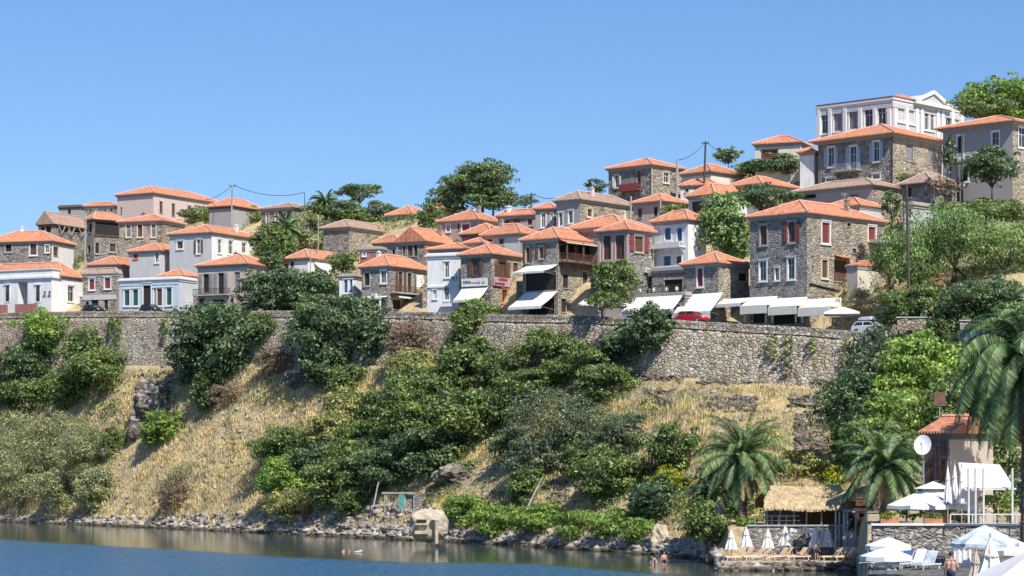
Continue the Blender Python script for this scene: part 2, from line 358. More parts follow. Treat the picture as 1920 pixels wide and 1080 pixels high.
# road
mb = MB(); uu = list(range(-600, 2300, 20))
for u in uu:
    for o in (.55, 7.6): D = D2(u)+o; mb.v.append(((u-PX)/F*D, D, zroad(u)+.09 + (0 if o < 1 else .06)))
for i in range(len(uu)-1): mb.f.append((2*i, 2*i+2, 2*i+3, 2*i+1))
tag(mb.build('road', M['asphalt']), kind='structure')
mb = MB()
for u in uu:
    for o, dz in ((7.6, .1), (7.62, .24), (10.5, .26)): D = D2(u)+o; mb.v.append(((u-PX)/F*D, D, zroad(u)+dz))
for i in range(len(uu)-1):
    for k in (0, 1): mb.f.append((3*i+k, 3*i+k+3, 3*i+k+4, 3*i+k+1))
tag(mb.build('pavement', M['concrete']), kind='structure')
# retaining wall with parapet
root = empty('retaining_wall', P(700, 600, D2(700)), 0, 'long battered rubble stone retaining wall holding up the road above the slope', 'wall')
ro = root.location
def wallgrid(name, u0, u1, du, f, mat, jit):
    rs = []
    for u in np.arange(u0, u1+.1, du):
        r = f(u)
        rs.append([(x+(mnoise.noise(Vector((x*.9, z*1.1, y*.9))))*jit-ro.x, y+mnoise.noise(Vector((x*1.3+9, z*1.3, y*1.3)))*jit-ro.y, z-ro.z) for (x, y, z) in r])
    k = len(rs[0]); n = len(rs); V = np.array(rs).reshape(-1, 3)
    ii, jj = np.meshgrid(np.arange(n-1), np.arange(k-1), indexing='ij'); a = (ii*k+jj).ravel()
    return npmesh(name, V, np.stack([a, a+k, a+k+1, a+1], 1), mat, root)
def fmain(u):
    zt, zb = ztop(u)-1.0, gz(u, D2(u)-2.2)-1.5; out = []
    for k in range(15):
        t = k/14; D = D2(u)-2.3+2.1*t; out.append(((u-PX)/F*D, D, zb+(zt-zb)*t))
    out.append(((u-PX)/F*(D2(u)+.5), D2(u)+.5, zt)); return out
def fpar(u):
    zt = ztop(u); out = []
    for D, z in ((D2(u)-.1, zt-1.02), (D2(u)-.28, zt-1.0), (D2(u)-.28, zt-.88), (D2(u)-.05, zt-.86), (D2(u)-.03, zt-.4), (D2(u), zt), (D2(u)+.25, zt+.03), (D2(u)+.5, zt), (D2(u)+.5, zt-1.0)):
        out.append(((u-PX)/F*D, D, z))
    return out
wallgrid('wall_face', -300, 1740, 3, fmain, M['retain'], .16)
wallgrid('parapet', -300, 1740, 3, fpar, M['parapet'], .09)
# water
def watermat():
    m, n, b = newmat('sea_water'); co = coords(n)
    b.inputs['Base Color'].default_value = (.018, .06, .085, 1); b.inputs['IOR'].default_value = 1.33
    dn = N(n, 'ShaderNodeTexNoise', _Scale=.03, _Detail=3.0); n.links.new(coords(n, scale=(1, 1.8, 1)), dn.inputs[0])
    # distance from the shore, written as a per-vertex attribute of the sheet
    at = N(n, 'ShaderNodeAttribute', attribute_name='offshore')
    ad = n.nodes.new('ShaderNodeMath'); ad.operation = 'MULTIPLY_ADD'; ad.inputs[1].default_value = .12
    n.links.new(dn.outputs[0], ad.inputs[0]); n.links.new(at.outputs['Fac'], ad.inputs[2])
    f = ramp(n, [(.53, (0, 0, 0)), (.6, (1, 1, 1))], ad.outputs[0])
    w1 = N(n, 'ShaderNodeTexNoise', _Scale=1.0, _Detail=5.0, _Roughness=.6); n.links.new(coords(n, scale=(1.3, .45, 1)), w1.inputs[0])
    w2 = N(n, 'ShaderNodeTexNoise', _Scale=.35, _Detail=3.0); n.links.new(coords(n, scale=(.5, .2, 1)), w2.inputs[0])
    h = n.nodes.new('ShaderNodeMath'); h.operation = 'MULTIPLY_ADD'; h.inputs[1].default_value = 1.2
    n.links.new(w1.outputs[0], h.inputs[0]); n.links.new(w2.outputs[0], h.inputs[2])
    bp = n.nodes.new('ShaderNodeBump'); bp.inputs['Distance'].default_value = .5
    s = n.nodes.new('ShaderNodeMath'); s.operation = 'MULTIPLY_ADD'; s.inputs[1].default_value = .8; s.inputs[2].default_value = .06
    n.links.new(f, s.inputs[0]); n.links.new(s.outputs[0], bp.inputs['Strength'])
    n.links.new(h.outputs[0], bp.inputs['Height']); n.links.new(bp.outputs[0], b.inputs['Normal'])
    rr = n.nodes.new('ShaderNodeMath'); rr.operation = 'MULTIPLY_ADD'; rr.inputs[1].default_value = .22; rr.inputs[2].default_value = .06
    n.links.new(f, rr.inputs[0]); n.links.new(rr.outputs[0], b.inputs['Roughness'])
    c = mixc(n, f, (.045, .065, .045), ramp(n, [(.35, (.015, .085, .175)), (.65, (.05, .14, .24))], w1.outputs[0])); n.links.new(c, b.inputs['Base Color'])
    return m
wu = list(np.arange(-1500, 3400, 25)); wr = []; off = []
for u in wu:
    dw = DW(u) if u < 1350 else I(u, [1350, 1365, 1600, 1625, 1640], [214, 206.5, 206.5, 100, 60])
    ds = [1, 20, 60, 120, 150, 170]+list(np.arange(180, 520, 4))
    for D in ds:
        wr.append(((u-PX)/F*D, D, 0)); off.append(min(1, max(0, .5+(I(u, [-200, 0, 300, 550, 750, 1000, 1200, 1400], [292, 283, 253, 232, 221, 219, 200, 192])-D)/70)))
k = len(ds); n_ = len(wu); ii, jj = np.meshgrid(np.arange(n_-1), np.arange(k-1), indexing='ij'); a = (ii*k+jj).ravel()
wm = watermat()
w = npmesh('sea', np.array(wr), np.stack([a, a+k, a+k+1, a+1], 1), wm)
at = w.data.attributes.new('offshore', 'FLOAT', 'POINT'); at.data.foreach_set('value', np.array(off, dtype=np.float32))
tag(w, kind='structure')
# open sea around the bay, butting the near sheet's edges (left, right, behind the camera)
xl, xr, ye = [(u-PX)/F*516 for u in (wu[0], wu[-1])]+[516]
mb = MB(); ul, ur = (wu[0]-PX)/F, (wu[-1]-PX)/F
mb.add([(ul, 1, 0), (ur, 1, 0), (ul*516, 516, 0), (ur*516, 516, 0), (-4000, -2000, 0), (4000, -2000, 0), (-4000, 516, 0), (4000, 516, 0)],
       [(0, 4, 5, 1), (4, 0, 2, 6), (1, 5, 7, 3)])
o = mb.build('sea', wm); at = o.data.attributes.new('offshore', 'FLOAT', 'POINT'); at.data.foreach_set('value', np.ones(8, dtype=np.float32))
tag(o, kind='structure')
# ---------------------------------------------------------------- buildings
def theta(u): return R(I(u, [0, 400, 900, 1300], [24, 28, 34, 44]))
FR = {'w': 'trimw', 's': 'trims', 'c': 'trimc', 'b': 'trimb', 'o': 'trimo', 'p': 'trimp', 'n': None}
FI = {'g': 'glass', 'r': 'woodred', 'e': 'woodgreen', 'b': 'wood', 'w': 'woodwhite', 'u': 'woodblue', 'k': 'hole', 'p': 'woodgrey'}
OP = {'o': 'wood', 'E': 'woodgreen', 'v': 'woodwhite', 'R': 'woodred', 'G': 'woodgrey', 'U': 'paleblue'}
ALL = []
class Bld:
    def __init__(s, name, label, xl, xc, xr, off, ye, yr, yb, wall='stone', roof='hip', rmat='roof', win=(), th=None, over=.45, cat='house', group=None,
                 wallR=None, eav='eaves', extra=2.0, D=None):
        s.th = th = theta(xc) if th is None else R(th)
        D = D or D2(xc)+off; C = P(xc, yb, D); s.C = C; s.D = D
        s.u = Vector((-math.cos(th), math.sin(th), 0)); s.v = Vector((math.sin(th), math.cos(th), 0))
        s.L = s.sL(xl); s.W = s.sR(xr); s.z0 = C.z; s.h = zpy(ye, D)-s.z0
        s.root = empty(name, C, math.pi/2-th, label, cat, group)
        s.wm = wall
        # how far down the walls must go
        low = 0
        for (q, w_) in ((0, 0), (s.L, 0), (0, s.W), (s.L, s.W)):
            p = C+s.u*q+s.v*w_; uu = PX+F*p.x/p.y; low = min(low, gz(uu, p.y)-s.z0)
        s.low = low-extra
        holes = {'L': [], 'R': []}
        for (fc, x0, x1, y0, y1, st) in win:
            fn = s.sL if fc == 'L' else s.sR
            a, b = sorted((fn(x0), fn(x1))); mid = (a+b)/2
            Dm = (C+(s.u if fc == 'L' else s.v)*mid).y
            zb, zt = zpy(y1, Dm)-s.z0, zpy(y0, Dm)-s.z0
            lim = s.L if fc == 'L' else s.W
            a = max(a, .25); b = min(b, lim-.2); zt = min(zt, s.h-.15)
            if b-a < .2 or zt-zb < .2: print('bad window', name, fc, x0); continue
            holes[fc].append((a, b, zb, zt, st))
        s.holes = holes
        mb = MB()
        for fc in 'LR':
            s.face(mb, fc, s.L if fc == 'L' else s.W, holes[fc])
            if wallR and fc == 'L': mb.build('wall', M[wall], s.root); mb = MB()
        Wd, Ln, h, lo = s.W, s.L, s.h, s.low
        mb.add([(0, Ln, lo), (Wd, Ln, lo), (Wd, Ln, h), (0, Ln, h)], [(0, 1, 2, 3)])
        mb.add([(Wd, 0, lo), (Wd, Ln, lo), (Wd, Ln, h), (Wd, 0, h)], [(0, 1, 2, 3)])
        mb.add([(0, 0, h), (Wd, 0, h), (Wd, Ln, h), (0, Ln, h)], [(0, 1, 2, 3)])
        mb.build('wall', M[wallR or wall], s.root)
        for fc in 'LR':
            for hset in holes[fc]: s.window(fc, *hset)
        s.roof(roof, rmat, over, yr, eav); ALL.append(s)
    def sL(s, x):
        k = (x-PX)/F; return (s.C.x-k*s.C.y)/(math.cos(s.th)+k*math.sin(s.th))
    def sR(s, x):
        k = (x-PX)/F; return (k*s.C.y-s.C.x)/(math.sin(s.th)-k*math.cos(s.th))
    def zat(s, fc, q, y, out=0):
        p = s.C+(s.u if fc == 'L' else s.v)*q; D = p.y - out*(s.v.y if fc == 'L' else s.u.y)
        return zpy(y, D)-s.z0
    def pt(s, fc, q, d, z): return (-d, q, z) if fc == 'L' else (q, -d, z)
    def fbox(s, mb, fc, q0, q1, d0, d1, z0, z1):
        if fc == 'L': mb.box(-d1, -d0, q0, q1, z0, z1)
        else: mb.box(q0, q1, -d1, -d0, z0, z1)
    def face(s, mb, fc, Ln, hs):
        qs = sorted({0, Ln, *[a for h in hs for a in h[:2]]}); zs = sorted({s.low, s.h, *[a for h in hs for a in h[2:4]]})
        zs = [z for z in zs if s.low <= z <= s.h]
        for i in range(len(qs)-1):
            for j in range(len(zs)-1):
                qm, zm = (qs[i]+qs[i+1])/2, (zs[j]+zs[j+1])/2
                if any(h[0] < qm < h[1] and h[2] < zm < h[3] for h in hs): continue
                mb.add([s.pt(fc, qs[i], 0, zs[j]), s.pt(fc, qs[i+1], 0, zs[j]), s.pt(fc, qs[i+1], 0, zs[j+1]), s.pt(fc, qs[i], 0, zs[j+1])], [(0, 1, 2, 3)])
        for a, b, z0, z1, st in hs:
            d = -.22
            c = [(a, z0), (b, z0), (b, z1), (a, z1)]
            for i in range(4):
                (p, q), (p2, q2) = c[i], c[(i+1) % 4]
                mb.add([s.pt(fc, p, 0, q), s.pt(fc, p2, 0, q2), s.pt(fc, p2, d, q2), s.pt(fc, p, d, q)], [(0, 1, 2, 3)])
    def window(s, fc, a, b, z0, z1, st):
        fr, fi = FR[st[0]], FI[st[1]]; nm = 'door' if 'D' in st else 'window'
        w, h = b-a, z1-z0
        mb = MB(); t = min(.17, w*.2)
        if fr:
            for (q0, q1, y0, y1) in ((a-t, a+.02, z0-t, z1+t), (b-.02, b+t, z0-t, z1+t), (a+.02, b-.02, z1-.02, z1+t), (a+.02, b-.02, z0-t, z0+.02)):
                s.fbox(mb, fc, q0, q1, -.15, .05, y0, y1)
            s.fbox(mb, fc, a-t-.08, b+t+.08, .0, .14, z1+t, z1+t+.1)
            s.fbox(mb, fc, a-t-.06, b+t+.06, .0, .16, z0-t-.09, z0-t)
        else:
            s.fbox(mb, fc, a-.05, b+.05, .0, .1, z0-.1, z0)
            s.fbox(mb, fc, a-.1, b+.1, .0, .03, z1, z1+.16)
            for q in (a, b): s.fbox(mb, fc, q-.03, q+.03, -.12, .02, z0-.02, z1+.02)
        win = mb.build(nm, M[fr or 'trims'], s.root)
        p = MB(); s.fbox(p, fc, a, b, -.21, -.17, z0, z1); p.build('pane' if fi in ('glass', 'hole') else 'shutter', M[fi], win)
        if fi == 'glass':
            g = MB(); s.fbox(g, fc, (a+b)/2-.035, (a+b)/2+.035, -.169, -.12, z0, z1)
            s.fbox(g, fc, a, b, -.169, -.125, z0+h*.66-.03, z0+h*.66+.03)
            s.fbox(g, fc, a, a+.06, -.169, -.12, z0, z1); s.fbox(g, fc, b-.06, b, -.169, -.12, z0, z1)
            g.build('sash', M['woodwhite' if st[0] in 'wc' else 'wood'], win)
        elif fi != 'hole':
            g = MB(); n = max(3, int(h/.22))
            for i in range(n): s.fbox(g, fc, a+.08, b-.08, -.17, -.14, z0+h*(i+.25)/n, z0+h*(i+.6)/n)
            s.fbox(g, fc, (a+b)/2-.03, (a+b)/2+.03, -.17, -.13, z0, z1); g.build('louvre', M[fi], win)
        for c in st[2:]:
            if c in OP:
                for q0, q1 in ((a-t-w*.5, a-t), (b+t, b+t+w*.5)):
                    g = MB(); s.fbox(g, fc, q0, q1, .06, .11, z0, z1)
                    s.fbox(g, fc, q0+.06, q1-.06, .11, .125, z0+.1, z0+h*.45); s.fbox(g, fc, q0+.06, q1-.06, .11, .125, z0+h*.55, z1-.1)
                    g.build('shutter', M[OP[c]], win)
    def roof(s, kind, rmat, o, yr, eav):
        W_, L_, h = s.W, s.L, s.h
        m = M[rmat]; rt = M['oldridge' if rmat == 'oldroof' else 'ridge']
        if kind == 'flat':
            mb = MB(); mb.box(-.28, W_+.28, -.28, L_+.28, h-.02, h+.2); mb.box(-.12, W_+.12, -.12, L_+.12, h-.35, h-.02); mb.box(-.05, W_+.05, -.05, L_+.05, h+.2, h+.45)
            s.rf = mb.build('cornice', M[eav], s.root); s.rz = h+.45; return
        ctr = s.C+s.u*(L_/2)+s.v*(W_/2)
        rise = max(.6, zpy(yr, s.C.y+(ctr.y-s.C.y)*.55)-s.z0-h-.12) if yr else min(W_, L_)*.2
        x0, x1, y0, y1 = -o, W_+o, -o, L_+o; z = h-.02
        e = [(x0, y0, z), (x1, y0, z), (x1, y1, z), (x0, y1, z)]; t = .14
        E = [(a, b, c+t) for a, b, c in e]
        a = min(x1-x0, y1-y0)/2; xm, ym = (x0+x1)/2, (y0+y1)/2
        if kind == 'hip':
            if y1-y0 >= x1-x0: A, B = (xm, y0+a, z+t+rise), (xm, y1-a, z+t+rise)
            else: A, B = (x0+a, ym, z+t+rise), (x1-a, ym, z+t+rise)
            if (Vector(A)-Vector(B)).length < .4: B = (B[0]+.4, B[1]+.4, B[2])
            v = e+E+[A, B]
            if y1-y0 >= x1-x0: f = [(4, 5, 8), (5, 6, 9, 8), (6, 7, 9), (7, 4, 8, 9)]; rid = [(4, 8), (5, 8), (6, 9), (7, 9), (8, 9)]
            else: f = [(4, 5, 9, 8), (5, 6, 9), (6, 7, 8, 9), (7, 4, 8)]; rid = [(4, 8), (7, 8), (5, 9), (6, 9), (8, 9)]
        elif kind == 'gableL':     # gable shows on the left face, ridge runs along x
            A, B = (x0, ym, z+t+rise), (x1, ym, z+t+rise); v = e+E+[A, B]
            f = [(4, 5, 9, 8), (6, 7, 8, 9), (4, 8, 7), (5, 6, 9)]; rid = [(8, 9)]
            g = MB(); g.add([(0, 0, h), (0, L_, h), (0, ym, h+rise*.93), (.2, 0, h), (.2, L_, h), (.2, ym, h+rise*.93)], [(0, 1, 2), (3, 5, 4), (0, 3, 4, 1), (1, 4, 5, 2), (2, 5, 3, 0)]); g.build('gable', M[s.wm], s.root)
            f[2] = (4, 8, 7)
        elif kind == 'gableR':
            A, B = (xm, y0, z+t+rise), (xm, y1, z+t+rise); v = e+E+[A, B]
            f = [(4, 5, 8), (5, 6, 9, 8), (6, 7, 9), (7, 4, 8, 9)]; rid = [(8, 9)]
        elif kind == 'shed':       # slopes down to the front left
            v = e+E+[(x1, y0, z+t+rise), (x1, y1, z+t+rise)]; f = [(4, 8, 9, 7), (4, 5, 8), (6, 7, 9), (5, 6, 9, 8)]; rid = []
        mb = MB(); mb.add(v, f+[(0, 3, 2, 1), (0, 1, 5, 4), (1, 2, 6, 5), (2, 3, 7, 6), (3, 0, 4, 7)])
        s.rf = mb.build('roof', m, s.root, uv=True); s.rz = h+rise
        if rid:
            mb = MB()
            for i, j in rid: mb.tube([Vector(v[i])+Vector((0, 0, .03)), Vector(v[j])+Vector((0, 0, .05))], .13, 6)
            mb.build('ridge_tiles', rt, s.rf)
        mb = MB(); q = o*.55
        for d0, z0, z1 in ((q, h-.22, h-.03), (.08, h-.42, h-.22)):
            mb.box(-d0, W_+d0, -d0, L_+d0, z0, z1)
        mb.build('eaves', M[eav], s.root)
    # fittings, given by photo pixels on a face
    def awning(s, fc, x0, x1, yt, out, drop, mat='fabric', val=.35, side=False):
        fn = s.sL if fc == 'L' else s.sR
        a, b = sorted((fn(x0), fn(x1))); z = s.zat(fc, (a+b)/2, yt); mb = MB(); n = max(4, int((b-a)/.6))
        vs = []; m = 6
        for i in range(n+1):
            q = a+(b-a)*i/n; sag = .05*math.sin(i*1.9)
            for k in range(m): t = k/(m-1); vs.append(s.pt(fc, q, out*t+.02, z-drop*t-.18*math.sin(math.pi*t)*(.7+sag)))
        top = [(x, y, w+.035) for x, y, w in vs]
        f = []
        for i in range(n):
            for k in range(m-1): p = i*m+k; f.append((p, p+1, p+m+1, p+m))
        mb.add(top, f); mb.add(vs, [tuple(reversed(q)) for q in f])
        if side:
            for q in (a, b): mb.add([s.pt(fc, q, .02, z), s.pt(fc, q, out, z-drop), s.pt(fc, q, .02, z-drop)], [(0, 1, 2)])
        o = mb.build('awning', M[mat], s.root, smooth=True)
        mb = MB()
        for i in range(n*2):
            q0, q1 = a+(b-a)*i/n/2, a+(b-a)*(i+1)/n/2; d = out+.03+.006*(i % 2)
            mb.add([s.pt(fc, q0, d, z-drop+.02), s.pt(fc, q1, d+.02, z-drop+.02), s.pt(fc, q1, d+.02, z-drop-val), s.pt(fc, (q0+q1)/2, d, z-drop-val-.06), s.pt(fc, q0, d, z-drop-val)], [(0, 1, 2, 3, 4)])
        mb.build('valance', M[mat], o)
        mb = MB()
        for q in (a+.15, b-.15): mb.bar(s.pt(fc, q, .05, z-drop*1.0-.4), s.pt(fc, q, out-.05, z-drop-.05), .05)
        mb.build('awning_arm', M['metal'], o)
        return o
    def balcony(s, fc, x0, x1, y, out=1.1, rail='black', slab='concrete', hgt=.95, solid=False):
        fn = s.sL if fc == 'L' else s.sR
        a, b = sorted((fn(x0), fn(x1))); z = s.zat(fc, (a+b)/2, y); mb = MB()
        s.fbox(mb, fc, a, b, -.05, out, z-.16, z); o = mb.build('balcony', M[slab], s.root)
        mb = MB()
        if solid: s.fbox(mb, fc, a+.02, b-.02, out-.12, out-.01, z, z+hgt)
        else:
            s.fbox(mb, fc, a+.03, b-.03, out-.08, out-.03, z+hgt-.05, z+hgt)
            n = int((b-a)/.16)
            for i in range(n+1): q = a+.05+(b-a-.1)*i/max(1, n); s.fbox(mb, fc, q-.015, q+.015, out-.07, out-.04, z, z+hgt-.05)
            for q in (a+.05, b-.05):
                s.fbox(mb, fc, q-.02, q+.02, 0, out-.08, z+hgt-.05, z+hgt)
                for i in range(5): s.fbox(mb, fc, q-.015, q+.015, out*(i+.5)/6, out*(i+.5)/6+.03, z, z+hgt-.05)
        mb.build('railing', M[rail], o)
        mb = MB()
        for q in (a+.25, b-.25): mb.bar(s.pt(fc, q, .0, z-.75), s.pt(fc, q, out*.8, z-.17), .08)
        mb.build('bracket', M[slab if solid else rail], o); return o
    def chimney(s, fx, fy, hh=1.2, w=.55, mat='white'):
        mb = MB(); x, y = s.W*fx, s.L*fy; z = s.rz
        mb.box(x-w/2, x+w/2, y-w/2, y+w/2, s.h, z+hh); mb.box(x-w/2-.07, x+w/2+.07, y-w/2-.07, y+w/2+.07, z+hh, z+hh+.1)
        mb.box(x-w/4, x+w/4, y-w/4, y+w/4, z+hh+.1, z+hh+.3); mb.build('chimney', M[mat], s.rf)
    def slab(s, name, fc, x0, x1, y0, y1, d0, d1, mat, parent=None):
        fn = s.sL if fc == 'L' else s.sR
        a, b = sorted((fn(x0), fn(x1))); m = (a+b)/2; mb = MB()
        s.fbox(mb, fc, a, b, d0, d1, s.zat(fc, m, y1), s.zat(fc, m, y0)); return mb.build(name, M[mat], parent or s.root)
    def world(s, fc, x, y, out=0):
        fn = s.sL if fc == 'L' else s.sR; q = fn(x); p = s.C+(s.u if fc == 'L' else s.v)*q-(s.v if fc == 'L' else s.u)*out
        return Vector((p.x, p.y, zpy(y, p.y)))
    def downpipe(s, mat='woodwhite'):
        mb = MB(); mb.tube([(-.07, -.07, s.h-.3), (-.07, -.07, 0)], .05, 6); mb.build('downpipe', M[mat], s.root)
B = Bld
h_ = 'house'
# ---- along the road, from the left
a1 = B('white_house', 'white house with flat-topped porch and orange hip roof at the far left road end', -42, 116, 156, 12, 518, 491, 582, 'white', th=26, win=[
    ('R', 127, 138, 537, 565, 'wg'), ('L', 1, 6, 537, 565, 'wg')])
def porch(b):
    s0, s1 = sorted((b.sL(13), b.sL(112))); zt = b.zat('L', s0, 505, 1.8); zm = b.zat('L', s0, 521, 1.8)
    mb = MB(); o = 2.2
    mb.box(-o-.35, .0, s0-.3, s1+.3, zm, zm+.35); mb.box(-o, .0, s0, s1, zm+.35, zt); mb.box(-o-.2, -.0, s0-.2, s1+.2, zt, zt+.14); mb.box(-o-.02, .0, s0, s1, zm-.5, zm)
    mb.build('porch_parapet', M['white'], b.root)
    for x0, x1 in ((13, 49), (67, 112)):
        q0, q1 = sorted((b.sL(x0), b.sL(x1))); m = MB(); m.box(-o, -.004, q0, q1, b.low, zm-.5); m.build('porch_wall', M['white'], b.root)
    for x0, x1 in ((26, 33), (83, 90)):
        q0, q1 = sorted((b.sL(x0), b.sL(x1))); za, zb = b.zat('L', q0, 565, 2.2), b.zat('L', q0, 536, 2.2)
        m = MB()
        for (c, d, e, f) in ((q0-.18, q0, za-.2, zb+.2), (q1, q1+.18, za-.2, zb+.2), (q0, q1, zb, zb+.2), (q0, q1, za-.2, za)): m.box(-o-.07, -o-.002, c, d, e, f)
        m.box(-o-.2, -o-.002, q0-.3, q1+.3, zb+.18, zb+.32)
        w = m.build('window', M['trimw'], b.root); g = MB(); g.box(-o-.03, -o-.002, q0, q1, za, zb); g.build('pane', M['glass'], w)
    q0, q1 = sorted((b.sL(49), b.sL(67))); m = MB(); m.box(-.06, -.002, q0+.8, q1-.5, 0, 3.0); m.build('door', M['wood'], b.root)
    for x0, x1 in ((4, 44), (60, 100)):
        q0, q1 = sorted((b.sL(x0), b.sL(x1))); mb = MB(); mb.box(-4.6, -4.2, q0, q1, -1.0, .95); mb.build('garden_wall', M['red'], b.root)
    m = MB()
    for x in (101, 110):
        q = b.sL(x); m.tube([(-o-.05, q, 2.2), (-o-.3, q, 2.9)], .05, 5); m.tube([(-o-.3, q, 2.8), (-o-.3, q, 3.1)], [.12, .2], 6)
    m.build('wall_lamp', M['black'], b.root)
porch(a1)
B('shop_house', 'narrow tan stone house with two dark red shutters over a pale ground floor', 155, 219, 226, 9, 513, 503, 582, 'stonetan', rmat='oldroof', th=20, over=.2, win=[
    ('L', 167, 177, 523, 543, 'wr'), ('L', 196, 207, 521, 541, 'wr'), ('L', 160, 167, 565, 575, 'nk'), ('L', 171, 185, 562, 580, 'nk'), ('L', 195, 203, 563, 582, 'nk')]).slab('ground_floor', 'L', 155, 218, 553, 562, .01, .1, 'palegrey')
a3 = B('shuttered_villa', 'long flat-roofed pale blue-grey villa with arched green shutters and a recessed doorway', 223, 336, 369, 9, 523, None, 581, 'bluegrey', 'flat', eav='trimw', th=25, win=[
    ('L', 233, 243, 544, 573, 'we'), ('L', 249, 259, 543, 573, 'we'), ('L', 288, 293, 541, 573, 'wg'), ('L', 294, 304, 541, 573, 'wb'), ('L', 312, 322, 540, 572, 'we'), ('L', 268, 283, 533, 580, 'wkD')])
a3.slab('frieze', 'L', 224, 334, 529, 535, .005, .06, 'bluegrey')
B('stone_annex', 'small hipped orange roof with grey wall behind the pale blue-grey villa', 300, 345, 371, 14, 517, 505, 575, 'palegrey')
a4 = B('balcony_house', 'two-storey pink plastered house with arched dark windows and iron balcony', 371, 464, 527, 9, 495, 474, 580, 'pink', wallR='stone', win=[
    ('L', 381, 392, 514, 549, 'nkG'), ('L', 409, 420, 512, 551, 'nkG'), ('L', 440, 450, 510, 545, 'np'), ('R', 488, 500, 513, 522, 'wg'),
    ('L', 374, 383, 560, 580, 'sk'), ('L', 398, 420, 562, 580, 'nk'), ('L', 432, 438, 560, 578, 'nk'), ('R', 468, 480, 560, 578, 'nk')])
a4.balcony('L', 369, 432, 553, 1.2)
B('white_back_house', 'low white house with orange hip roof and white awning half hidden by fig trees', 541, 578, 672, 24, 484, 469, 520, 'white', win=[('R', 628, 640, 490, 500, 'wg'), ('L', 545, 551, 490, 500, 'nk')]).awning('R', 588, 615, 493, 1.6, 1.2, 'fabric', .8)
B('white_kiosk', 'small white single-storey building with two blue-framed windows beside the stone balcony house', 636, 664, 679, 8, 518, None, 578, 'white', 'flat', eav='trims', win=[
    ('L', 645, 652, 525, 549, 'wu'), ('L', 656, 665, 524, 548, 'wu')], th=20, over=.2)
a7 = B('corner_tavern', 'dark stone house with brown-shuttered balcony and orange hip roof above a white porch', 678, 729, 801, 9, 499, 477, 582, 'stone', win=[
    ('L', 683, 693, 512, 535, 'sk'), ('L', 714, 724, 508, 530, 'wg'), ('R', 747, 755, 509, 548, 'sgo'), ('R', 764, 772, 512, 548, 'sk'),
    ('L', 690, 715, 566, 581, 'nk'), ('R', 736, 752, 562, 580, 'nk'), ('R', 760, 780, 562, 580, 'nk')])
a7.balcony('R', 731, 797, 551, 1.2, 'wood'); a7.awning('L', 678, 728, 556, 1.6, .25, 'fabric', .25); a7.awning('R', 733, 797, 556, 1.4, .25, 'fabric', .2)
a7.slab('porch_post', 'L', 722, 725, 556, 582, 1.4, 1.55, 'trimw'); a7.slab('porch_post', 'R', 772, 775, 558, 582, 1.4, 1.55, 'trimw')
a7.slab('curtain', 'R', 778, 792, 516, 545, .25, .3, 'fabric')
a8 = B('white_tall_house', 'tall flat-topped white two-storey house with two narrow windows', 801, 861, 868, 8, 479, None, 583, 'white', 'flat', eav='trimw', th=22, win=[
    ('L', 834, 842, 492, 520, 'wg'), ('L', 833, 842, 538, 562, 'wg'), ('L', 812, 819, 545, 560, 'ww')])
a8.slab('ledge', 'L', 802, 860, 536, 539, .0, .2, 'trimw'); a8.slab('doorstep', 'L', 828, 850, 570, 575, .0, .5, 'trimw')
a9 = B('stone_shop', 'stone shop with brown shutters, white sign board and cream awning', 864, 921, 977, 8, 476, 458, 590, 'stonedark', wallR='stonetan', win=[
    ('L', 886, 898, 489, 516, 'bgo'), ('R', 935, 948, 491, 518, 'bbo'), ('R', 962, 972, 493, 512, 'nb'), ('R', 941, 951, 543, 567, 'ogD'), ('L', 868, 905, 560, 590, 'nk'), ('R', 966, 973, 540, 549, 'nk')])
sg = a9.slab('sign_board', 'L', 867, 915, 522, 537, .1, .22, 'trimw')
def marks(b, par):      # illegible dark lettering on the board
    mb = MB(); random.seed(5); x = 870.5
    for i in range(17):
        w = 1.1 if i > 4 else 1.9; hh = 2.6 if i > 4 else 5.0
        if i in (12, 16): hh = 5
        q0, q1 = sorted((b.sL(x), b.sL(x+w))); z = b.zat('L', q0, 532)
        b.fbox(mb, 'L', q0, q1, .221, .235, z-(.1 if i in (12,) else 0), z+hh/14.5); x += w+(.9 if i != 13 else 3)
    mb.build('lettering', M['black'], par)
marks(a9, sg)
a9.awning('L', 866, 915, 540, 2.0, 1.7, 'creamfabric', .3)
p = a9.slab('sign_board', 'R', 923, 954, 521, 537, .1, .25, 'pinkfab')
mb = MB(); q = a9.sR(940); z = a9.zat('R', q, 524)
a9.fbox(mb, 'R', q-.9, q+1.0, .26, .3, z-.15, z+.1); a9.fbox(mb, 'R', q-1.9, q+.4, .26, .3, z-.75, z-.5); mb.build('lettering', M['woodred'], p)
a10 = B('awning_tavern', 'stone tavern with two big white awnings and a brown timber balcony', 980, 1046, 1121, 8, 447, 425, 592, 'stone', wallR='stonetan', rmat='roof', win=[
    ('L', 986, 993, 464, 492, 'sbo'), ('L', 1011, 1019, 463, 484, 'sbo'), ('R', 1092, 1102, 510, 537, 'sg'), ('L', 985, 1043, 512, 545, 'nk'), ('R', 1055, 1066, 515, 540, 'nk'),
    ('R', 1050, 1076, 459, 480, 'bk'), ('R', 1084, 1116, 460, 482, 'bk'), ('L', 990, 1040, 560, 590, 'nk'), ('R', 1052, 1062, 560, 585, 'nk')])
a10.balcony('R', 1047, 1119, 494, 1.3, 'wood', 'wood', 1.1)
for x in (1049, 1080, 1117): a10.slab('veranda_post', 'R', x-1, x+1, 456, 494, 1.15, 1.3, 'wood')
o = a10.awning('R', 1045, 1120, 450, 1.5, .7, 'fabric', .05); o.name = 'veranda_roof'; o.data.materials[0] = M['roof']; o.children[0].data.materials[0] = M['wood']
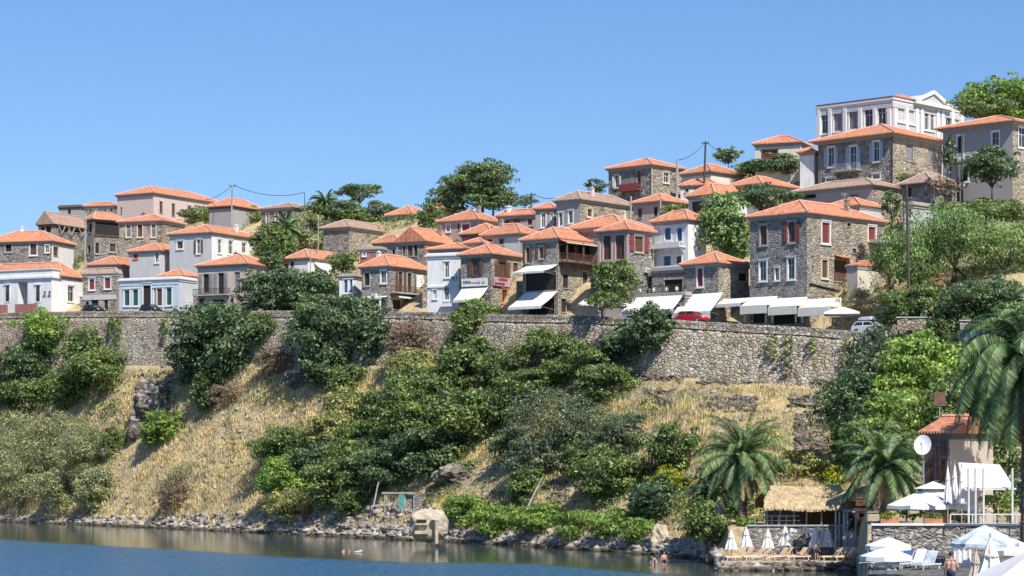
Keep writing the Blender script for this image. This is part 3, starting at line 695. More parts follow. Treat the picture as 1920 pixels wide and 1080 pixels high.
a10.awning('L', 986, 1046, 498, 3.0, 1.0, 'fabric', .2); a10.awning('L', 984, 1046, 548, 3.6, 2.1, 'fabric', .3)
a11 = B('tall_pink_house', 'tall narrow house with pink corner pilasters and paired oxblood window shutters', 1122, 1178, 1224, 9, 431, 412, 585, 'pinkgrey', wallR='stone', win=[
    ('L', 1131, 1146, 442, 487, 'pb'), ('L', 1154, 1171, 441, 486, 'pb'), ('L', 1132, 1148, 501, 541, 'pb'), ('L', 1155, 1171, 501, 541, 'pb'), ('R', 1190, 1206, 443, 472, 'sbR')])
a11.slab('pilaster', 'L', 1122, 1126, 436, 585, .0, .12, 'trimp'); a11.slab('pilaster', 'L', 1174, 1178, 436, 585, .0, .12, 'trimp'); a11.slab('string_course', 'L', 1126, 1174, 489, 494, .0, .15, 'trimp')
b1 = B('white_balcony_house', 'white plastered house with stacked balconies and blue windows beneath an orange roof', 1226, 1290, 1324, 17, 412, 393, 555, 'white', win=[
    ('L', 1246, 1258, 427, 450, 'wu'), ('L', 1269, 1279, 427, 452, 'wu'), ('L', 1244, 1258, 480, 499, 'wu'), ('L', 1268, 1278, 480, 499, 'wb')])
b1.balcony('L', 1227, 1286, 464, 1.3, 'trimw', 'trimw', .5, True); b1.balcony('L', 1230, 1288, 504, 1.3, 'trimw', 'trimw', .3, True)
a13 = B('small_stone_house', 'one-storey stone house with orange hip roof against the big stone house', 1282, 1347, 1404, 9, 493, 471, 606, 'stone', wallR='stonetan', win=[
    ('L', 1307, 1318, 503, 537, 'wr'), ('R', 1384, 1400, 512, 527, 'sk')])
ter = B('restaurant_terrace', 'dark stone terrace building with flat roof terrace above the restaurant awnings', 1178, 1284, 1300, 7.5, 553, None, 600, 'stonedark', 'flat', eav='trims', th=38, win=[
    ('L', 1190, 1230, 572, 600, 'nk'), ('L', 1238, 1275, 572, 600, 'nk')], cat='terrace', over=.1)
ter.balcony('L', 1185, 1280, 550, .3, 'black')
mb = MB()
for x in (1202, 1227, 1251, 1270):
    q = ter.sL(x); mb.tube([(-.1, q, ter.h+.45), (-.1, q, ter.h+.6), (-.1, q, ter.h+.85), (-.1, q, ter.h+1.05), (-.1, q, ter.h+1.15)], [.1, .2, .24, .16, .02], 8)
mb.build('lamp_globe', M['fabric'], ter.root)
ter.awning('L', 1182, 1282, 553, 2.3, 2.0, 'fabric', .55)
a13.awning('L', 1284, 1356, 551, 2.5, 2.4, 'fabric', .6)
bt = B('back_terrace_house', 'low dark stone building with arched opening behind the roof terrace', 1222, 1290, 1302, 15, 505, None, 556, 'stonedark', 'flat', eav='grey', th=38, win=[('L', 1245, 1280, 524, 548, 'nk')])
a14 = B('big_stone_house', 'large square stone house with painted-in left shade and orange hip roof over the cream awnings', 1406, 1513, 1657, 9.5, 399, 374, 612, 'stonedark', wallR='stonebig', win=[  # darker left wall, paler right: shadow and sun sides put into the stone colours
    ('L', 1425, 1438, 423, 459, 'sb'), ('L', 1478, 1491, 416, 454, 'sbR'), ('L', 1424, 1437, 490, 526, 'wg'), ('L', 1477, 1490, 484, 523, 'wg'), ('L', 1453, 1461, 503, 525, 'wg'),
    ('R', 1541, 1556, 417, 456, 'wr'), ('R', 1628, 1642, 425, 451, 'wr'), ('R', 1541, 1552, 487, 521, 'cb'), ('R', 1588, 1596, 418, 425, 'nk'), ('R', 1599, 1606, 466, 475, 'nk'),
    ('R', 1563, 1588, 488, 528, 'nb'), ('L', 1412, 1440, 565, 606, 'nk'), ('L', 1450, 1500, 565, 608, 'nk'), ('R', 1566, 1585, 558, 575, 'sk')])
a14.slab('balcony', 'R', 1628, 1680, 452, 458, .0, 1.6, 'concrete')
mb = MB(); q0, q1 = a14.sR(1564), a14.sR(1592); z = a14.zat('R', q0, 484)
mb.quadsheet(a14.pt('R', q0, .0, z+.35), a14.pt('R', q1, .0, z+.35), a14.pt('R', q1, 1.2, z), a14.pt('R', q0, 1.2, z), .08); mb.build('canopy', M['roof'], a14.root, uv=True)
mb = MB(); mb.tube([a14.pt('R', a14.sR(1517), .1, a14.zat('R', a14.sR(1517), 532)), a14.pt('R', a14.sR(1600), .1, a14.zat('R', a14.sR(1600), 552))], .1, 6); mb.build('drain_pipe', M['black'], a14.root)
an = B('plaster_outhouse', 'small cream plastered outhouse with short orange roof beside the big stone house', 1588, 1608, 1656, 12.5, 498, 489, 585, 'tan', roof='gableR', win=[], over=.2, wallR='cream', th=46)
# restaurant canopies under the big house
a14.awning('L', 1356, 1408, 560, 2.0, .75, 'fabric', .35)
for i, (x0, x1) in enumerate(((1408, 1458), (1460, 1514), (1516, 1578))):
    o = a14.awning('L' if i < 3 else 'R', x0, x1, 557+i*1.5, 2.1, 1.15, 'creamfabric', .95, side=True)
    for x in (x0+5, x1-5): a14.slab('canopy_post', 'L', x-1.2, x+1.2, 575, 606, 1.7, 1.85, 'concrete')
# ---- second and third rows, from the left
B('corner_stone_house', 'stone house with white-plastered right side and orange hip roof at the left edge', -30, 97, 138, 26, 452, 431, 500, 'stone', wallR='white', win=[
    ('L', 10, 22, 455, 472, 'sk'), ('L', 56, 69, 457, 478, 'wb'), ('L', 85, 92, 461, 473, 'wg'), ('R', 100, 109, 463, 480, 'nb')], th=16)
g = B('gabled_wood_house', 'brown gabled timber-framed house with open veranda under a faded roof', 72, 100, 162, 38, 420, 399, 490, 'grey', 'gableL', 'oldroof', wallR='stone', eav='eavesdark', win=[
    ('L', 76, 84, 426, 434, 'nk'), ('L', 86, 96, 424, 436, 'nk'), ('R', 110, 128, 421, 436, 'nk'), ('R', 132, 152, 421, 436, 'nk')])
for x in (112, 130, 150): mb = MB(); q = g.sR(x); mb.bar(g.pt('R', q, .5, g.h-1.6), g.pt('R', q+1, .5, g.h-.2), .14); mb.bar(g.pt('R', q, .5, g.h-1.6), g.pt('R', q-1, .5, g.h-.2), .14); mb.build('roof_strut', M['pole'], g.root)
B('veranda_house', 'dark-fronted stone house with long shaded veranda and arched lower windows', 163, 176, 228, 34, 411, 398, 490, 'stone', eav='eavesdark', win=[
    ('R', 177, 222, 413, 441, 'bk'), ('L', 167, 173, 420, 435, 'nk'), ('L', 164, 170, 460, 475, 'nk'), ('R', 178, 186, 455, 475, 'sk'), ('R', 205, 217, 457, 472, 'sb')], th=48)
B('three_window_house', 'brown stone house with three tall pale-framed windows and orange roof below the pink building', 224, 306, 345, 37, 414, 401, 462, 'stonetan', win=[
    ('L', 237, 245, 421, 444, 'cg'), ('L', 258, 267, 421, 444, 'cb'), ('L', 284, 292, 420, 444, 'cg')], th=20)
B('grey_flat_house', 'low grey flat-roofed stone house on the skyline left of the pink building', 111, 150, 160, 62, 388, None, 415, 'grey', 'flat', eav='eavesdark', win=[('L', 127, 133, 392, 402, 'nk')], th=18, over=.1)
B('skyline_stone_house', 'stone house with narrow orange roof joined to the left of the pink building', 159, 214, 222, 62, 386, 379, 425, 'stonedark', win=[('L', 168, 172, 390, 398, 'nk'), ('L', 195, 199, 389, 397, 'nk'), ('L', 206, 214, 389, 396, 'nk')], th=14, over=.3)
B('pink_school_building', 'long pale pink plastered building with orange roof on the skyline', 220, 288, 420, 58, 362, 350, 432, 'pink', win=[
    ('L', 226, 229, 389, 400, 'nk'), ('R', 299, 305, 378, 400, 'nb'), ('R', 322, 328, 382, 405, 'nb'), ('R', 352, 358, 386, 396, 'nr'), ('R', 381, 387, 392, 400, 'nk')], cat='building', th=30)
B('low_skyline_house', 'low grey house with broad orange roof at the right end of the pink building', 392, 436, 494, 56, 386, 370, 410, 'grey', eav='eavesdark')
B('small_white_house', 'small white upper house with orange roof between the low houses and the four-window house', 243, 300, 359, 22, 470, 455, 505, 'palegrey', win=[
    ('L', 251, 258, 475, 484, 'or'), ('L', 291, 299, 473, 492, 'wg'), ('R', 329, 337, 474, 492, 'wg')], th=26)
B('low_orange_roof_house', 'low mauve-walled house whose orange roof peeks over the tan stone house', 168, 222, 285, 18, 496, 481, 515, 'purple', th=22)
B('white_window_house', 'white plastered house, shade painted grey on its left, with a row of tall white-framed windows', 318, 397, 496, 26, 436, 421, 495, 'palegrey', wallR='white', win=[  # grey left face: shade put into the colour of a white wall
    ('L', 332, 343, 453, 466, 'wb'), ('L', 369, 376, 450, 475, 'wgo'), ('R', 408, 415, 450, 474, 'wg'), ('R', 428, 436, 452, 476, 'wg'), ('R', 453, 461, 456, 474, 'wg'), ('R', 473, 480, 458, 472, 'wg')])
B('grey_skyline_house', 'square grey stone house with three tall windows and faded roof near the skyline', 490, 549, 608, 50, 389, 379, 422, 'stonedark', rmat='oldroof', wallR='stonetan', win=[
    ('L', 499, 504, 401, 421, 'cg'), ('L', 516, 521, 400, 419, 'cg'), ('L', 531, 537, 399, 418, 'cg')])
B('brown_roof_barn', 'windowless tan stone house with wide faded brown hip roof', 606, 655, 750, 38, 426, 413, 475, 'stone', rmat='oldroof', wallR='stonetan')
B('gabled_stone_house', 'grey stone house with pointed gable and tall triple window', 746, 797, 868, 30, 452, 428, 490, 'stone', 'gableL', win=[
    ('L', 755, 760, 461, 477, 'nk'), ('L', 764, 774, 460, 480, 'nb'), ('L', 776, 783, 459, 480, 'nk')], wallR='red', th=30)
B('side_roof_house', 'low grey house with short orange roof left of the pointed gable', 702, 745, 762, 31, 455, 441, 480, 'grey', win=[('L', 735, 741, 468, 477, 'nk')])
B('brown_shed', 'flat-roofed brown shed beneath the faded brown hip roof', 675, 712, 724, 24, 467, None, 492, 'red', 'flat', eav='trims', th=20, cat='shed', win=[('L', 680, 686, 472, 480, 'ww')], over=.2)
B('green_skyline_house', 'distant greenish house with faded orange roof behind the shrubs on the skyline', 727, 772, 810, 62, 402, 385, 425, 'mint', win=[('L', 738, 745, 418, 430, 'wg')])
B('distant_orange_house', 'distant house with thin orange roof glimpsed below the big pine', 800, 830, 852, 60, 391, 380, 410, 'grey', eav='eavesdark')
B('mauve_house', 'mauve-grey house with broad orange roof below the big pine', 824, 897, 942, 44, 412, 392, 448, 'purple', win=[
    ('L', 837, 844, 422, 434, 'wg'), ('L', 866, 881, 420, 433, 'wr'), ('L', 858, 862, 420, 432, 'nk')])
r = B('red_window_house', 'long low stone house with orange roof and deep red windows left of the tan-roofed house', 934, 1001, 1012, 41, 403, 392, 430, 'stone', win=[
    ('L', 942, 956, 412, 422, 'nr'), ('L', 962, 975, 410, 424, 'nr'), ('L', 989, 1000, 410, 422, 'sr')], th=26); r.chimney(.3, .75, .5)
B('colonnade_house', 'narrow grey house with pale columns between its dark windows', 1004, 1040, 1050, 36, 391, 381, 432, 'grey', win=[
    ('L', 1015, 1023, 401, 426, 'wg'), ('L', 1033, 1039, 400, 422, 'wg')], th=20)
t = B('tan_roof_house', 'tall grey house with faded tan roof, pale chimney and cream-framed window', 1043, 1088, 1188, 34, 374, 359, 430, 'grey', rmat='oldroof', wallR='stonetan', win=[
    ('L', 1048, 1055, 400, 423, 'wg'), ('L', 1066, 1074, 396, 418, 'wg'), ('R', 1101, 1110, 392, 406, 'cb')]); t.chimney(.35, .3, .6, .5, 'cream')
B('overlapping_roof_house', 'low house with orange roof between the gable house and the grey dormer house', 866, 920, 960, 36, 437, 417, 455, 'red', eav='eavesdark')
B('dormer_house', 'grey-walled house with orange roof and two small windows behind the shop', 906, 976, 1010, 26, 438, 418, 475, 'palegrey', wallR='stone', win=[
    ('L', 911, 923, 449, 456, 'nk'), ('L', 936, 945, 448, 458, 'sb')])
B('low_front_roof_house', 'low white building with orange roof and dark slit openings behind the tall white house', 806, 873, 910, 17, 466, 454, 490, 'white', win=[('L', 847, 858, 466, 471, 'nk'), ('L', 820, 835, 470, 476, 'nk')], th=26)
B('tucked_roof_house', 'tiny orange roof tucked behind the stone shop', 872, 905, 930, 21, 455, 445, 475, 'cream', over=.3)
B('wide_roof_house', 'house with the broad orange roof just behind the tall pink house', 1060, 1165, 1225, 19, 424, 401, 450, 'stone', eav='eaves', th=38)
B('reddish_stone_house', 'reddish stone house with double orange roof below the utility poles', 1188, 1242, 1290, 34, 377, 362, 425, 'pinkgrey', wallR='stonetan', win=[('L', 1196, 1204, 391, 408, 'nr'), ('L', 1226, 1233, 388, 405, 'nk')])
c1 = B('hilltop_balcony_house', 'square stone house with small red balcony high on the skyline', 1141, 1222, 1279, 52, 309, 294, 372, 'stonedark', wallR='stonetan', win=[
    ('L', 1153, 1160, 329, 351, 'cgv'), ('L', 1194, 1202, 320, 347, 'nr'), ('R', 1244, 1254, 324, 342, 'cg')]); c1.balcony('L', 1168, 1205, 357, 1.0, 'woodred', 'woodred', .9, True); c1.downpipe()
B('twin_roof_house', 'white-walled house with long orange roof on the skyline behind the dark utility pole', 1279, 1333, 1392, 56, 322, 306, 360, 'cream', rmat='roof', win=[])
B('lower_twin_roof_house', 'small white house with low orange roof under the skyline roofs', 1276, 1340, 1352, 50, 346, 335, 368, 'white', th=24, win=[('L', 1285, 1291, 352, 360, 'sb'), ('L', 1302, 1308, 352, 362, 'ng')], over=.3)
B('white_corner_house', 'white corner house with orange hip roof and wide brown-shuttered window beside the garden trees', 1291, 1339, 1412, 36, 365, 343, 405, 'white', win=[('L', 1300, 1320, 381, 396, 'bb'), ('R', 1348, 1360, 373, 390, 'sb')])
B('upper_orange_house', 'house with orange hip roof and grey wall right of the white corner house', 1363, 1428, 1492, 44, 345, 328, 375, 'grey', wallR='stonetan')
B('cream_hilltop_house', 'small cream house with a red window beside the white mansion', 1416, 1500, 1518, 62, 267, 252, 322, 'cream', wallR='white', win=[('L', 1430, 1457, 283, 297, 'br')], th=22).downpipe()
B('white_side_building', 'pale low building squeezed between the cream house and the grey stone house', 1500, 1526, 1545, 58, 285, 277, 322, 'white', th=30)
m2 = B('mansion', 'white neoclassical mansion with pilasters and a triangular pediment on the hilltop', 1532, 1674, 1806, 72, 186, None, 300, 'palegrey', 'flat', eav='trimw', cat='mansion', th=43, win=[
    ('L', 1540, 1553, 213, 250, 'wg'), ('L', 1563, 1579, 210, 246, 'wp'), ('L', 1592, 1608, 207, 242, 'wp'), ('L', 1621, 1637, 204, 238, 'wg'), ('L', 1646, 1661, 200, 234, 'wg'),
    ('R', 1683, 1696, 199, 228, 'ww'), ('R', 1703, 1714, 202, 232, 'ww'), ('R', 1733, 1741, 207, 243, 'wg'), ('R', 1744, 1751, 209, 245, 'wg'), ('R', 1773, 1783, 213, 240, 'wg'), ('R', 1788, 1798, 216, 240, 'ww')])
for x in (1536, 1557, 1585, 1614, 1641, 1668): m2.slab('pilaster', 'L', x-3, x+3, 203, 300, .0, .25, 'trimw')
for x in (1677, 1699, 1718, 1727, 1757, 1766, 1785, 1802): m2.slab('pilaster', 'R', x-2.5, x+2.5, 203, 300, .0, .25, 'trimw')
mb = MB(); mb.box(-.12, m2.W+.1, -.12, m2.L+.1, m2.h-1.1, m2.h-.35); mb.build('entablature', M['palegrey'], m2.root)
q0, q1 = m2.sR(1712), m2.sR(1776); qm = (q0+q1)/2; hh = m2.h; rz = 1.7
mb = MB(); mb.add([(q0, -.5, hh+.2), (q1, -.5, hh+.2), (qm, -.5, hh+.2+rz), (q0, 4, hh+.2), (q1, 4, hh+.2), (qm, 4, hh+.2+rz)], [(0, 1, 2), (5, 4, 3), (0, 2, 5, 3), (1, 4, 5, 2)])
pd = mb.build('pediment', M['palegrey'], m2.root)
mb = MB()
for (A_, B_) in (((q0-.3, -.6, hh+.3), (qm, -.6, hh+.4+rz)), ((qm, -.6, hh+.4+rz), (q1+.3, -.6, hh+.3)), ((q0-.3, -.6, hh+.2), (q1+.3, -.6, hh+.2))): mb.bar(A_, B_, .35, .5)
mb.build('cornice_moulding', M['trimw'], pd)
mb = MB(); W_, L_ = m2.W, m2.L
mb.add([(-.35, -.35, hh+.46), (W_+.35, -.35, hh+.46), (W_+.35, L_+.35, hh+.46), (-.35, L_+.35, hh+.46), (W_/2, L_*.35, hh+2.3), (W_/2, L_*.65, hh+2.3)], [(0, 1, 4), (1, 2, 5, 4), (2, 3, 5), (3, 0, 4, 5), (0, 3, 2, 1)])
mb.build('roof', M['roof'], m2.root, uv=True)
d3 = B('blue_shutter_house', 'dark stone house with pale blue shutters and small balcony below the mansion', 1534, 1673, 1766, 56, 251, 226, 345, 'stonedark', wallR='stonetan', over=1.0, win=[
    ('L', 1553, 1564, 277, 312, 'wgU'), ('L', 1594, 1606, 275, 318, 'wgU'), ('L', 1638, 1649, 266, 302, 'wgU'), ('R', 1698, 1712, 270, 302, 'np'), ('R', 1740, 1754, 276, 308, 'np'),
    ('L', 1549, 1566, 335, 343, 'wg'), ('L', 1636, 1650, 327, 335, 'wg')])
d3.balcony('L', 1567, 1615, 320, 1.2, 'metal'); d3.downpipe('black')
d4 = B('right_edge_house', 'grey and white stone house with orange roof partly hidden by the dark garden tree', 1768, 1899, 1975, 50, 228, 211, 372, 'grey', wallR='stonetan', over=.9, win=[
    ('L', 1795, 1806, 255, 295, 'wk'), ('L', 1860, 1873, 248, 280, 'wg'), ('R', 1910, 1924, 240, 276, 'wg'), ('L', 1800, 1815, 312, 340, 'wk')])
d4.balcony('L', 1785, 1835, 302, 1.0, 'trimw', 'concrete')
B('ruined_house', 'long old reddish stone house with collapsing tan roof below the blue shutter house', 1490, 1636, 1692, 38, 347, 333, 400, 'pinkgrey', rmat='oldroof', wallR='stonetan', win=[
    ('L', 1505, 1530, 362, 372, 'nk'), ('L', 1595, 1610, 365, 378, 'nr')])
B('hidden_orange_house', 'low house with orange roof and flat parapet directly behind the big stone house', 1542, 1612, 1655, 28, 385, 369, 405, 'pinkgrey', wallR='palegrey', over=.3)
B('old_tile_house', 'crumbling stone house with patchy orange and tan roof left of the dark poles', 1692, 1745, 1800, 38, 342, 322, 395, 'stonedark', rmat='oldroof', win=[
    ('L', 1700, 1710, 352, 370, 'nk'), ('R', 1752, 1760, 355, 370, 'nk'), ('R', 1772, 1786, 365, 390, 'nk')], eav='eavesdark')
B('mint_hut', 'small mint-green plastered hut with a dark red door', 1696, 1712, 1765, 32, 384, None, 420, 'white', 'flat', eav='trims', wallR='mint', over=.05, win=[('L', 1703, 1709, 391, 410, 'wr'), ('R', 1736, 1740, 399, 405, 'wk')], cat='hut')

for nm, fx, fy, hh, mt in (('corner_stone_house', .5, .6, .5, 'white'), ('white_window_house', .7, .3, .3, 'white'), ('balcony_house', .75, .75, .35, 'stone'), ('corner_tavern', .3, .8, .3, 'white'), ('stone_shop', .6, .75, .3, 'palegrey'),
        ('wide_roof_house', .6, .3, .3, 'cream'), ('mauve_house', .5, .3, .3, 'purple'), ('big_stone_house', .7, .25, .35, 'stonetan'), ('dormer_house', .4, .7, .4, 'grey'), ('pink_school_building', .6, .5, .2, 'pink'), ('gabled_stone_house', .6, .3, .4, 'stone'), ('three_window_house', .5, .7, .3, 'stonetan')):
    rt = bpy.data.objects[nm]; b_ = [x for x in ALL if x.root == rt][0]; b_.chimney(fx, fy, hh*1.6, .5, mt)
for nm, fc, q, z in (('stone_shop', 'L', .3, .35), ('tall_pink_house', 'R', .7, .5), ('awning_tavern', 'R', .9, .35), ('white_tall_house', 'L', .15, .55), ('big_stone_house', 'R', .85, .35), ('white_balcony_house', 'R', .5, .6), ('balcony_house', 'R', .6, .35), ('corner_tavern', 'L', .5, .3)):
    b_ = [x for x in ALL if x.root.name == nm][0]; mb = MB(); ln = (b_.L if fc == 'L' else b_.W)*q; zz = b_.h*z; b_.fbox(mb, fc, ln-.4, ln+.4, .02, .36, zz, zz+.6); o = mb.build('air_conditioner', M['woodwhite'], b_.root)
    mb = MB(); b_.fbox(mb, fc, ln-.22, ln+.22, .36, .37, zz+.1, zz+.5); mb.build('fan_grille', M['woodgrey'], o)
# ---------------------------------------------------------------- vegetation
def leafcloud(rng, cl, size, density=1.0, cap=14000, droop=0, narrow=.55):
    """cl: list of (x, y, z, rx, ry, rz) clumps. Leaf-sized quads lie through the outer shell of every clump."""
    cl = np.array(cl); ar = (cl[:, 3]*cl[:, 5]+cl[:, 3]*cl[:, 4]+cl[:, 4]*cl[:, 5])/3*4*math.pi
    n = np.maximum(6, (ar*density*1.25/(size*size*narrow*2))).astype(int)
    if n.sum() > cap: n = np.maximum(4, (n*cap/n.sum()).astype(int))
    idx = np.repeat(np.arange(len(cl)), n); m = len(idx)
    d = rng.normal(size=(m, 3)); d /= np.linalg.norm(d, axis=1)[:, None]
    d[:, 2] = np.where(rng.random(m) < .55, np.abs(d[:, 2]), d[:, 2])
    r = 1-.45*rng.random(m)**2+.12*rng.normal(size=m)
    c = cl[idx, :3]+d*cl[idx, 3:]*r[:, None]
    nrm = d+rng.normal(size=(m, 3))*.55; nrm[:, 2] += .25; nrm /= np.linalg.norm(nrm, axis=1)[:, None]
    a = rng.normal(size=(m, 3)); a[:, 2] -= droop; a -= nrm*np.sum(a*nrm, 1)[:, None]; a /= np.linalg.norm(a, axis=1)[:, None]
    b = np.cross(nrm, a); s = size*(.55+.9*rng.random(m))[:, None]
    V = np.stack([c-a*s*.6, c+b*s*narrow*.6+nrm*s*.08, c+a*s*.7, c-b*s*narrow*.6+nrm*s*.08], 1).reshape(-1, 3)
    return V, np.arange(m*4).reshape(-1, 4)
def clumps(rng, rx, ry, rz, n, k=.34, zc=0, flat=False):
    out = []
    for i in range(n):
        d = rng.normal(size=3); d /= np.linalg.norm(d); d[2] = abs(d[2])*(.95 if rng.random() < .6 else -.85)
        r = .45+.5*rng.random()**.6; q = k*(.6+.75*rng.random())
        if i % 4 == 3: r = .95+.28*rng.random(); q = k*(.28+.3*rng.random())
        out.append((d[0]*rx*r, d[1]*ry*r, zc+d[2]*rz*r, rx*q, ry*q, rz*q*(.7 if not flat else .5)))
    return out
def plant(name, label, cat, cx, cy, rx, ry, kind, D=None, leaf=.34, dens=1.0, n=None, group=None, trunk=True, seed=None, ground=None, k=.34, droop=0, narrow=.55, dep=1.0, cap=14000, bz=None, lean=0):
    """crown ellipse given in photo pixels; D = distance of the crown's middle (default: where the line of sight through its foot meets the hill)"""
    rng = np.random.default_rng(abs(hash((round(cx), round(cy), 7))) % 2**32 if seed is None else seed)
    rng = np.random.default_rng(int(cx*7919+cy*104729+rx) % 2**31)
    if D is None: D = hit(cx, min(cy+ry*.8, 1075))
    g_ = 1.14 if cy > 580 or name == 'tree' else 1.05
    rx *= g_; ry *= g_
    c = P(cx, cy, D); sx = rx/F*D; sz = ry/F*D
    zg = gz(cx, D) if ground is None else ground
    zg = min(zg, c.z-sz*.5)
    root = empty(name, (c.x, c.y, zg), 0, label, cat, group)
    zc = c.z-zg
    n = int((n or max(12, min(50, 15*(sx*sz)**.5)))*1.3)
    cl = clumps(rng, sx, sx*dep*.85, sz, n, k, zc)
    V, Q = leafcloud(rng, cl, leaf, dens, cap, droop, narrow)
    npmesh('crown', V, Q, L[kind], root)
    if trunk:
        mb = MB(); tr = max(.05, sx*.045)
        top = max(.4, zc-sz*.35)
        mb.tube([(lean*-.4, 0, -.6), (lean*-.2, .05, top*.5), (0, 0, top)], [tr*1.4, tr*1.05, tr*.8], 7)
        for i in range(6):
            q = cl[rng.integers(len(cl))]
            mb.tube([(0, 0, top*.8), (q[0]*.5, q[1]*.5, (top+q[2])*.5), (q[0], q[1], q[2])], [tr*.7, tr*.45, tr*.18], 5)
        mb.build('trunk', M['bark'], root)
    return root
def palm(label, px, py, D, zg, nf=46, fl=4.5, tr=.42, seed=1, up=0.0, name='palm_tree', skirt=10, mat='palm', lean=0, droopf=1.0):
    """crown heart at photo pixel px,py; feather fronds of length fl metres"""
    rng = np.random.default_rng(seed); c = P(px, py, D); root = empty(name, (c.x, c.y, zg), 0, label, 'palm tree'); h = c.z-zg
    mb = MB(); n = 14
    pts = [(lean*(1-t)**2, 0, -.5+(h+.5)*t) for t in np.linspace(0, 1, n)]
    rad = [tr*(1.15-.25*t+.13*(i % 2)) for i, t in enumerate(np.linspace(0, 1, n))]; rad[-1] = tr*1.3; rad[-2] = tr*1.35
    mb.tube(pts, rad, 10)
    for i in range(70):   # frond stubs
        a, z = rng.random()*6.28, rng.random()*h; t = max(0, z/h); x = lean*(1-t)**2
        mb.bar((x+math.cos(a)*tr*.9, math.sin(a)*tr*.9, z), (x+math.cos(a)*tr*1.4, math.sin(a)*tr*1.4, z+.18), .11, .06)
    mb.build('trunk', M['palmbark'], root)
    def fronds(cnt, el0, el1, ln, m, nm, drp):
        vs, fs = [], []
        for i in range(cnt):
            az = i*2.39996+rng.normal()*.15; el = el0+(el1-el0)*((i+.5)/cnt)+rng.normal()*.08; f = ln*(.85+.25*rng.random())
            K = 22; p = np.array([0, 0, h]); d = np.array([math.cos(az)*math.cos(el), math.sin(az)*math.cos(el), math.sin(el)])
            side = np.array([-math.sin(az), math.cos(az), 0]); tw = rng.normal()*.35
            for j in range(K):
                t = j/K; q = p+d*f/K
                d = d-np.array([0, 0, 1])*drp*.085*(.4+1.5*t); d /= np.linalg.norm(d)
                upv = np.cross(side, d); s2 = side*math.cos(tw)+upv*math.sin(tw); w = .035*(1-t)+.012
                b = len(vs); vs += [p-s2*w, p+s2*w, q+s2*w*.8, q-s2*w*.8]; fs.append((b, b+1, b+2, b+3))
                if j > 2:
                    ll = f*.135*math.sin(math.pi*min(1, .12+t*.88))**.7+.05
                    for sg in (-1, 1):
                        for e in (0, .33, .66):
                            o = p+(q-p)*e; tip = o+(s2*sg*.78+d*.5-upv*(-.28)*1-np.array([0, 0, .22]))*ll*(.9+.2*rng.random())
                            b = len(vs); wv = d*.05; vs += [o-wv*.6, o+wv, tip+wv*.2, tip-wv*.1]; fs.append((b, b+1, b+2, b+3))
                p = q
        npmesh(nm, np.array(vs), np.array(fs), m, root)
    fronds(nf, -.45+up, 1.35, fl, L[mat], 'fronds', droopf)
    if skirt: fronds(skirt, -1.2, -.6, fl*.72, M['deadfrond'], 'dead_fronds', .5)
    return root
bush = lambda label, *a, **k: plant('shrub', label, 'shrub', *a, **k)
tree = lambda label, *a, **k: plant('tree', label, 'tree', *a, **k)
# left slope, from the road down
bush('bright green fig bush overtopping the road wall at the far left', 95, 632, 62, 48, 'bright', n=26)
bush('dark round fig bush below the bright one at the far left wall', 62, 690, 48, 42, 'fig')
bush('green bush against the wall right of the far left fig', 175, 655, 48, 38, 'green', dens=.8)
bush('wide yellowish green bush below the wall under the stone annex', 190, 700, 58, 42, 'green', leaf=.3)
bush('dark bush hanging low on the far left slope', 50, 745, 55, 34, 'green')
bush('leafy green bush beside the bare stone wall patch', 130, 728, 42, 40, 'green')
bush('purplish dry thorn bush at the left edge of the picture', 8, 715, 34, 55, 'dead', leaf=.25, dens=.7)
for i, (x, y, a, b, t) in enumerate([(30, 840, 70, 62, 'back part at the left edge'), (105, 835, 60, 55, 'crown highest in the middle'), (170, 855, 55, 55, 'right shoulder next to the golden slope'),
        (45, 905, 62, 55, 'low left mass over the water'), (118, 925, 48, 42, 'front dome over the shore'), (180, 920, 35, 38, 'shadowed right front')]):
    bush('grey-olive tamarisk by the shore, '+t, x, y, a, b, 'olive', leaf=.26, narrow=.4, group='tamarisks on the left shore')
bush('small dark green shrub between tamarisks and rock outcrop', 212, 832, 26, 24, 'green', leaf=.25)
bush('small bright green shrub beside the dark rock outcrop', 308, 805, 36, 32, 'bright', leaf=.3)
bush('large dark fig tree bulging over the road wall at left centre', 425, 640, 88, 66, 'fig', n=44, leaf=.42)
bush('dark fig foliage left side of the large left fig', 365, 680, 46, 45, 'fig', leaf=.4)
bush('narrow green shoot hanging below the large left fig', 392, 738, 28, 40, 'green')
bush('dark green ivy mound right of the large left fig', 500, 625, 36, 34, 'green', leaf=.28)
bush('dry brown twiggy bush below the ivy mound', 520, 680, 36, 26, 'dead', leaf=.22, dens=.6, trunk=False)
bush('dry brown twiggy bush below the large left fig', 425, 742, 32, 22, 'dead', leaf=.22, dens=.5, trunk=False)
bush('large dark fig tree in the centre of the wall', 640, 625, 82, 64, 'fig', n=46, leaf=.42)
bush('dark fig foliage right shoulder of the central fig', 712, 640, 42, 52, 'fig', leaf=.4)
bush('drooping dark fig branches under the central fig', 612, 690, 42, 40, 'fig', leaf=.36)
bush('leafy tip below the central fig above the golden slope', 650, 715, 34, 28, 'green')
bush('sparse scrub below the central fig', 660, 765, 46, 32, 'grassy', dens=.6)
bush('brown dry thicket on the wall right of the central fig', 775, 650, 44, 50, 'dead', leaf=.24, dens=.5, trunk=False)
bush('yellowish scrub under the dry thicket', 790, 690, 52, 34, 'grassy', leaf=.28, dens=.7)
bush('deep green creeper bush climbing the wall below the stone shop', 895, 630, 46, 52, 'green', leaf=.3)
bush('deep green bush below the creeper', 880, 690, 52, 48, 'green')
bush('broad green thicket in the middle of the slope, top', 820, 730, 78, 46, 'green', leaf=.32)
